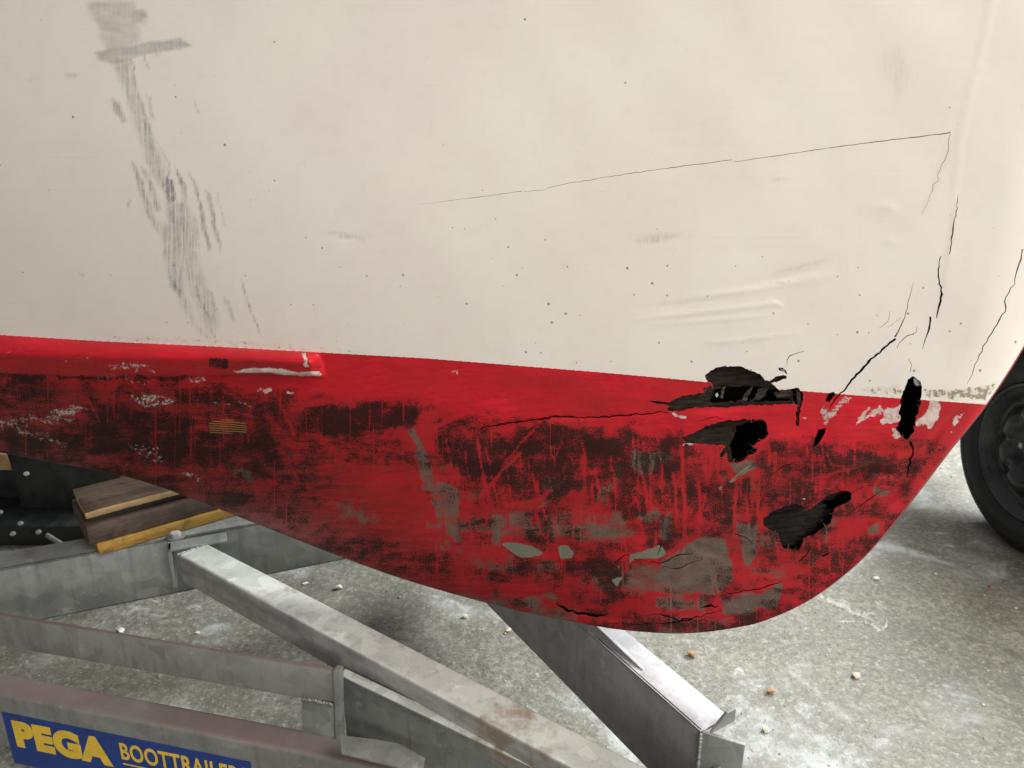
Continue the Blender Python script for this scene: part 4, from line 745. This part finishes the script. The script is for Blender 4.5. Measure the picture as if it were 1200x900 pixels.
block('timber_board', k0+kr*.012-kl*.006, .29, .15, .022, M_W3, 'amber yellow board at the bottom of the wood stack, on the steel cross member')
k1 = k0+Vector((0, 0, .023)); block('timber_block', k1, .27, .155, .038, M_W1, 'thick dark brown timber block in the middle of the wood stack', bev=.004)
kp = k1+Vector((0, 0, .039))+kl*.02+kr*.012; block('gap_filler', kp, .25, .12, .013, mat_plain('gap black', (.02, .018, .016), .8), 'added black strip standing for the shaded gap between the plywood and the brown timber block', 'gap_strip')  # black filler added to paint the shaded gap in the stack
k2 = k1+Vector((0, 0, .053))+kl*.006+kr*.004; pl = block('plywood_piece', k2, .24, .13, .014, M_W2, 'light plywood piece on top of the brown timber block under the hull')

pl.data.materials.append(mat_wood('shaded plywood face', (.05, .028, .017), (.10, .06, .035), (3, 30, 60), -.67))  # darker colour for level faces, with the hull's shadow painted in
for f_ in pl.data.polygons:
    if abs(f_.normal.z) > .9: f_.material_index = 1
# ------------------------------------------------------------------ parked vehicle wheel at the right edge
veh = thing('parked_vehicle', 'dark vehicle with black steel wheel behind the bow at the right edge', 'vehicle', (1.36, 1.86, 0))
hub = Vector(CAM+rays((1205, 531))*2.0); WN = Vector((-1, -.10, 0)).normalized(); WR = .282; hub.z = WR-.004
def wpt(r, a, o):   # o = along the outward normal
    s = WN.cross(Vector((0, 0, 1))); return hub+WN*o+(s*math.cos(a)+Vector((0, 0, 1))*math.sin(a))*r
def lathe(prof, name, mat, n=72, parent=veh, wob=None):
    V = []; F = []
    for i in range(n):
        a = 2*math.pi*i/n
        for j, (r, o) in enumerate(prof):
            rr, oo = (r, o) if wob is None else wob(r, o, a, j); V.append(wpt(rr, a, oo))
    m = len(prof)
    for i in range(n):
        for j in range(m-1): F.append((i*m+j, ((i+1) % n)*m+j, ((i+1) % n)*m+j+1, i*m+j+1))
    return mesh_obj(name, V, F, [mat], parent, True)
M_TYRE = mat_plain('tyre rubber', (.009, .010, .011), .6, 0, .3, 40, .3); M_RIM = mat_plain('black rim paint', (.034, .037, .040), .28, 0, .2, 20, .05); M_HUB = mat_plain('grey hub metal', (.42, .43, .40), .45, .4, .2, 80, .2)
o_ = .0; prof = [(.182, -.012), (.190, .002), (.205, .010), (.225, .013), (.232, .010), (.236, .012), (.252, .008), (.266, -.004), (.274, -.016), (.280, -.028), (.282, -.045), (.2822, -.060), (.275, -.0615), (.275, -.066), (.2822, -.0675), (.2822, -.085), (.275, -.0865), (.275, -.091), (.2822, -.0925), (.281, -.115), (.272, -.135), (.25, -.15), (.2, -.15), (.18, -.14)]
wheel = lathe(prof, 'tyre', M_TYRE, 96)
rimp = [(.186, -.004), (.187, .000), (.181, .002), (.177, -.004), (.172, -.012), (.165, -.016), (.160, -.030), (.150, -.036), (.140, -.030), (.120, -.010), (.105, -.004), (.092, -.008), (.080, -.022), (.066, -.034), (.050, -.036), (.030, -.036), (.0, -.036)]
def rimwob(r, o, a, j):
    if 6 <= j <= 12:
        c = .5+.5*math.cos(8*a); return r, o-.016*c**3*math.sin(math.pi*(j-6)/6)
    return r, o
rim_o = lathe(rimp, 'rim', M_RIM, 128, wob=rimwob)
def cw_(name, r, a, o0, o1, rad, n, mat, bev=.001): return from_bm(name, cyl(wpt(r, a, o0), wpt(r, a, o1), rad, n, bev), mat, veh, True)
cw_('hub_cap', 0, 0, -.036, -.012, .030, 32, M_HUB, .004)
for k in range(4): cw_('wheel_bolt', .052, math.pi/4*0+k*math.pi/2, -.037, -.018, .0085, 6, M_HUB)
for k in range(8):
    a = math.pi/8*2*k; cw_('rim_slot', .118, a, -.040, -.0235, .013, 16, mat_plain('slot black', (.004, .004, .004), .9) if k == 0 else bpy.data.materials['slot black'], 0)
# wheel arch and body panel
V = []; F = []; N_ = 40
for i in range(N_+1):
    a = math.radians(-5+190*i/N_); 
    for r, o in ((.325, -.22), (.325, .020), (.332, .027), (.345, .024), (.36, .018), (.52, .012), (.52, -.22)): V.append(wpt(r if not(.5 < r) else r, a, o))
for i in range(N_):
    for j in range(6): F.append((i*7+j, (i+1)*7+j, (i+1)*7+j+1, i*7+j+1))
mesh_obj('wheel_arch', V, F, [mat_plain('dark vehicle paint', (.012, .013, .015), .35)], veh, True)

# ------------------------------------------------------------------ dark clutter behind the trailer, left
M_DARK = mat_plain('oily dark steel', (.022, .026, .024), .5, .2, .4); M_ZN = mat_plain('zinc fittings', (.30, .31, .29), .4, .3)
mach = thing('machine_frame', 'dark greasy machine frame with small zinc bolts behind the trailer on the left', 'machine', (-1.5, 2.0, 0))
def mbox(name, x0, y0, z0, x1, y1, z1, mat=M_DARK, rot=0, bev=.006):
    return from_bm(name, prism([Vector((x0, y0, z0)), Vector((x1, y0, z0)), Vector((x1, y1, z0)), Vector((x0, y1, z0))], Vector((0, 0, z1-z0)), bev), mat, mach, True)
mbox('base_plate', -2.3, 1.85, .0, -.98, 2.5, .06); mbox('back_panel', -2.4, 2.42, .061, -.95, 2.5, .62); mbox('upright', -1.52, 2.02, .061, -1.44, 2.12, .40); mbox('upright', -1.20, 2.10, .061, -1.14, 2.18, .36)
mbox('side_box', -1.40, 1.95, .061, -1.10, 2.09, .22); mbox('side_box', -2.1, 2.0, .061, -1.56, 2.3, .30); mbox('shelf', -1.9, 2.0, .401, -1.1, 2.4, .415)
from_bm('drum', cyl((-1.35, 2.25, .30), (-1.05, 2.25, .30), .09, 32, .006), M_DARK, mach, True)
for px, py in ((1, 600), (16, 625), (46, 623), (25, 613), (32, 555)):
    c = Vector(CAM+rays((px, py))*2.02); from_bm('bolt', cyl(c, c+Vector((.004, -.012, .005)), .006, 6, .001), M_ZN, mach, True)
a_, b_ = Vector(CAM+rays((55, 627))*1.98), Vector(CAM+rays((84, 645))*1.93); from_bm('bar', cyl(a_, b_, .006, 16, .002), M_ZN, mach, True)
ply = Vector(CAM+rays((-20, 551))*1.98)
wp = prism([ply, ply+Vector((.076, 0, 0)), ply+Vector((.072, .0, .045)), ply+Vector((0, 0, .05))], Vector((-.10, .12, 0)), .002)
tag(from_bm('plywood_scrap', wp, M_W2, None, True), 'light plywood scrap lying on the dark machine frame at the left edge', 'wood scrap')

# ------------------------------------------------------------------ chips and grit on the floor
M_C1 = mat_plain('pale chip', (.62, .56, .42), .8, 0, .3, 90, .5); M_C2 = mat_plain('brown chip', (.34, .20, .10), .8, 0, .4, 90, .5); M_C3 = mat_plain('white flake', (.66, .66, .62), .6, 0, .15, 60, .2)
def chip(name, px, py, sx, sy, sz, mat, label, cat, rot=0., seed=0):
    r = random.Random(seed); bm = bmesh.new(); bmesh.ops.create_icosphere(bm, subdivisions=1, radius=1)
    c = at_z(px, py, 0); sx, sy, sz = sx*.7, sy*.75, sz*.7
    for v in bm.verts:
        m_ = max(abs(v.co.x), abs(v.co.y), abs(v.co.z)); k = .55+.45/m_
        v.co = Vector((v.co.x*sx*k, v.co.y*sy*k, v.co.z*sz*k))*(1+r.uniform(-.28, .22))
    zm = min(v.co.z for v in bm.verts)
    bmesh.ops.translate(bm, vec=(0, 0, -zm), verts=bm.verts); bmesh.ops.rotate(bm, cent=(0, 0, 0), matrix=Matrix.Rotation(rot, 3, 'Z'), verts=bm.verts)
    o = from_bm(name, bm, mat, None); o.location = c; return tag(o, label, cat)
chip('stone_chip', 1002, 793, .0125, .010, .009, M_C1, 'cream angular chip, brightest on the open concrete right of the beam', 'chip', .2, 1)
chip('stone_chip', 809, 769, .016, .009, .009, M_C2, 'tan brown chip on concrete just below the keel lowest point', 'chip', -.5, 2)
chip('wood_chip', 597, 739, .016, .007, .006, M_C1, 'pale elongated wood chip left of the deep beam top end', 'chip', .7, 3)
chip('stone_chip', 903, 812, .014, .009, .009, M_C2, 'brown crumb above and right of the beam end plate', 'chip', .1, 4)
chip('stone_chip', 545, 724, .008, .006, .006, M_C1, 'small beige crumb between the diagonal tube and the keel', 'chip', 0, 5)
chip('stone_chip', 397, 690, .014, .009, .007, M_C1, 'beige crumb beside the diagonal tube under the hull', 'chip', .3, 6)
chip('paint_flake', 358, 684, .014, .006, .003, M_C3, 'white flake touching the far edge of the diagonal tube', 'flake', .4, 7)
chip('paint_flake', 142, 739, .014, .010, .004, M_C3, 'white flake just behind the flat bar', 'flake', -.4, 8)
chip('paint_flake', 1027, 679, .014, .008, .006, M_C3, 'white flake on dark spot right of the bow curve', 'flake', .1, 9)
chip('stone_chip', 1161, 689, .006, .005, .004, mat_plain('red chip', (.5, .08, .07), .7), 'tiny red paint crumb near the black tyre', 'chip', 0, 10)
chip('stone_chip', 897, 857, .010, .008, .008, M_C1, 'beige crumb directly right of the beam end plate', 'chip', 0, 11)
chip('paint_flake', 232, 742, .008, .006, .003, M_C3, 'white speck in the shade beneath the diagonal tube, nearer its left end', 'flake', 0, 12)
# pale rim left by a dried puddle, a 1 mm crust
pl_ = resample(smooth_curve([(960, 697, 0), (985, 712, 0), (1003, 720, 0), (1020, 719, 0), (1036, 722, 0), (1038, 733, 0), (1030, 738, 0), (1020, 731, 0), (1000, 728, 0), (977, 729, 0)], 1.5)[:, :2], 1.5); rp = np.random.default_rng(8)
pv_ = []; pf_ = []; pT = np.gradient(pl_, axis=0); pT /= np.hypot(*pT.T)[:, None]; pl_ = pl_+rp.normal(0, .45, pl_.shape)
for i, (c_, t_) in enumerate(zip(pl_, pT)):
    w_ = abs(rp.normal(1.0, .5))*(.4+1.3*(.5+.5*math.sin(i*.21)))+.15
    for sgn, zz in ((-1, .0003), (0, .0013), (1, .0003)): pv_.append(at_z(c_[0]-t_[1]*w_*sgn, c_[1]+t_[0]*w_*sgn, zz))
    if i: k_ = 3*(i-1); pf_ += [(k_, k_+1, k_+4, k_+3), (k_+1, k_+2, k_+5, k_+4)]
tag(mesh_obj('puddle_crust', pv_, pf_, [mat_plain('lime crust', (.38, .38, .345), .85, 0, .3, 200, .6)]), 'thin white looping rim of a dried puddle on the concrete right of the keel', 'stain')
# loose grit nobody could count
gv = []; gf = []
base = [(1, 0, 0), (-1, 0, 0), (0, 1, 0), (0, -1, 0), (0, 0, 1), (0, 0, -.4)]; fcs = [(0, 2, 4), (2, 1, 4), (1, 3, 4), (3, 0, 4), (2, 0, 5), (1, 2, 5), (3, 1, 5), (0, 3, 5)]
rr = random.Random(5)
for k in range(3600):
    x, y = rr.uniform(-1.6, 2.4), rr.uniform(.6, 3.4); s = rr.choice((.0012, .0015, .002, .0028, .0045 if k % 6 == 0 else .002)); i0 = len(gv)
    for b in base: gv.append((x+b[0]*s*rr.uniform(.6, 1.5), y+b[1]*s*rr.uniform(.6, 1.5), b[2]*s*rr.uniform(.5, .9)+s*.3))
    gf += [tuple(i0+j for j in f) for f in fcs]
gr = mesh_obj('floor_grit', gv, gf, [mat_plain('grit', (.36, .33, .27), .85, 0, .5, 8)]); gr['kind'] = 'stuff'; gr['label'] = 'loose grit and crumbs scattered over the concrete floor'; gr['category'] = 'grit'
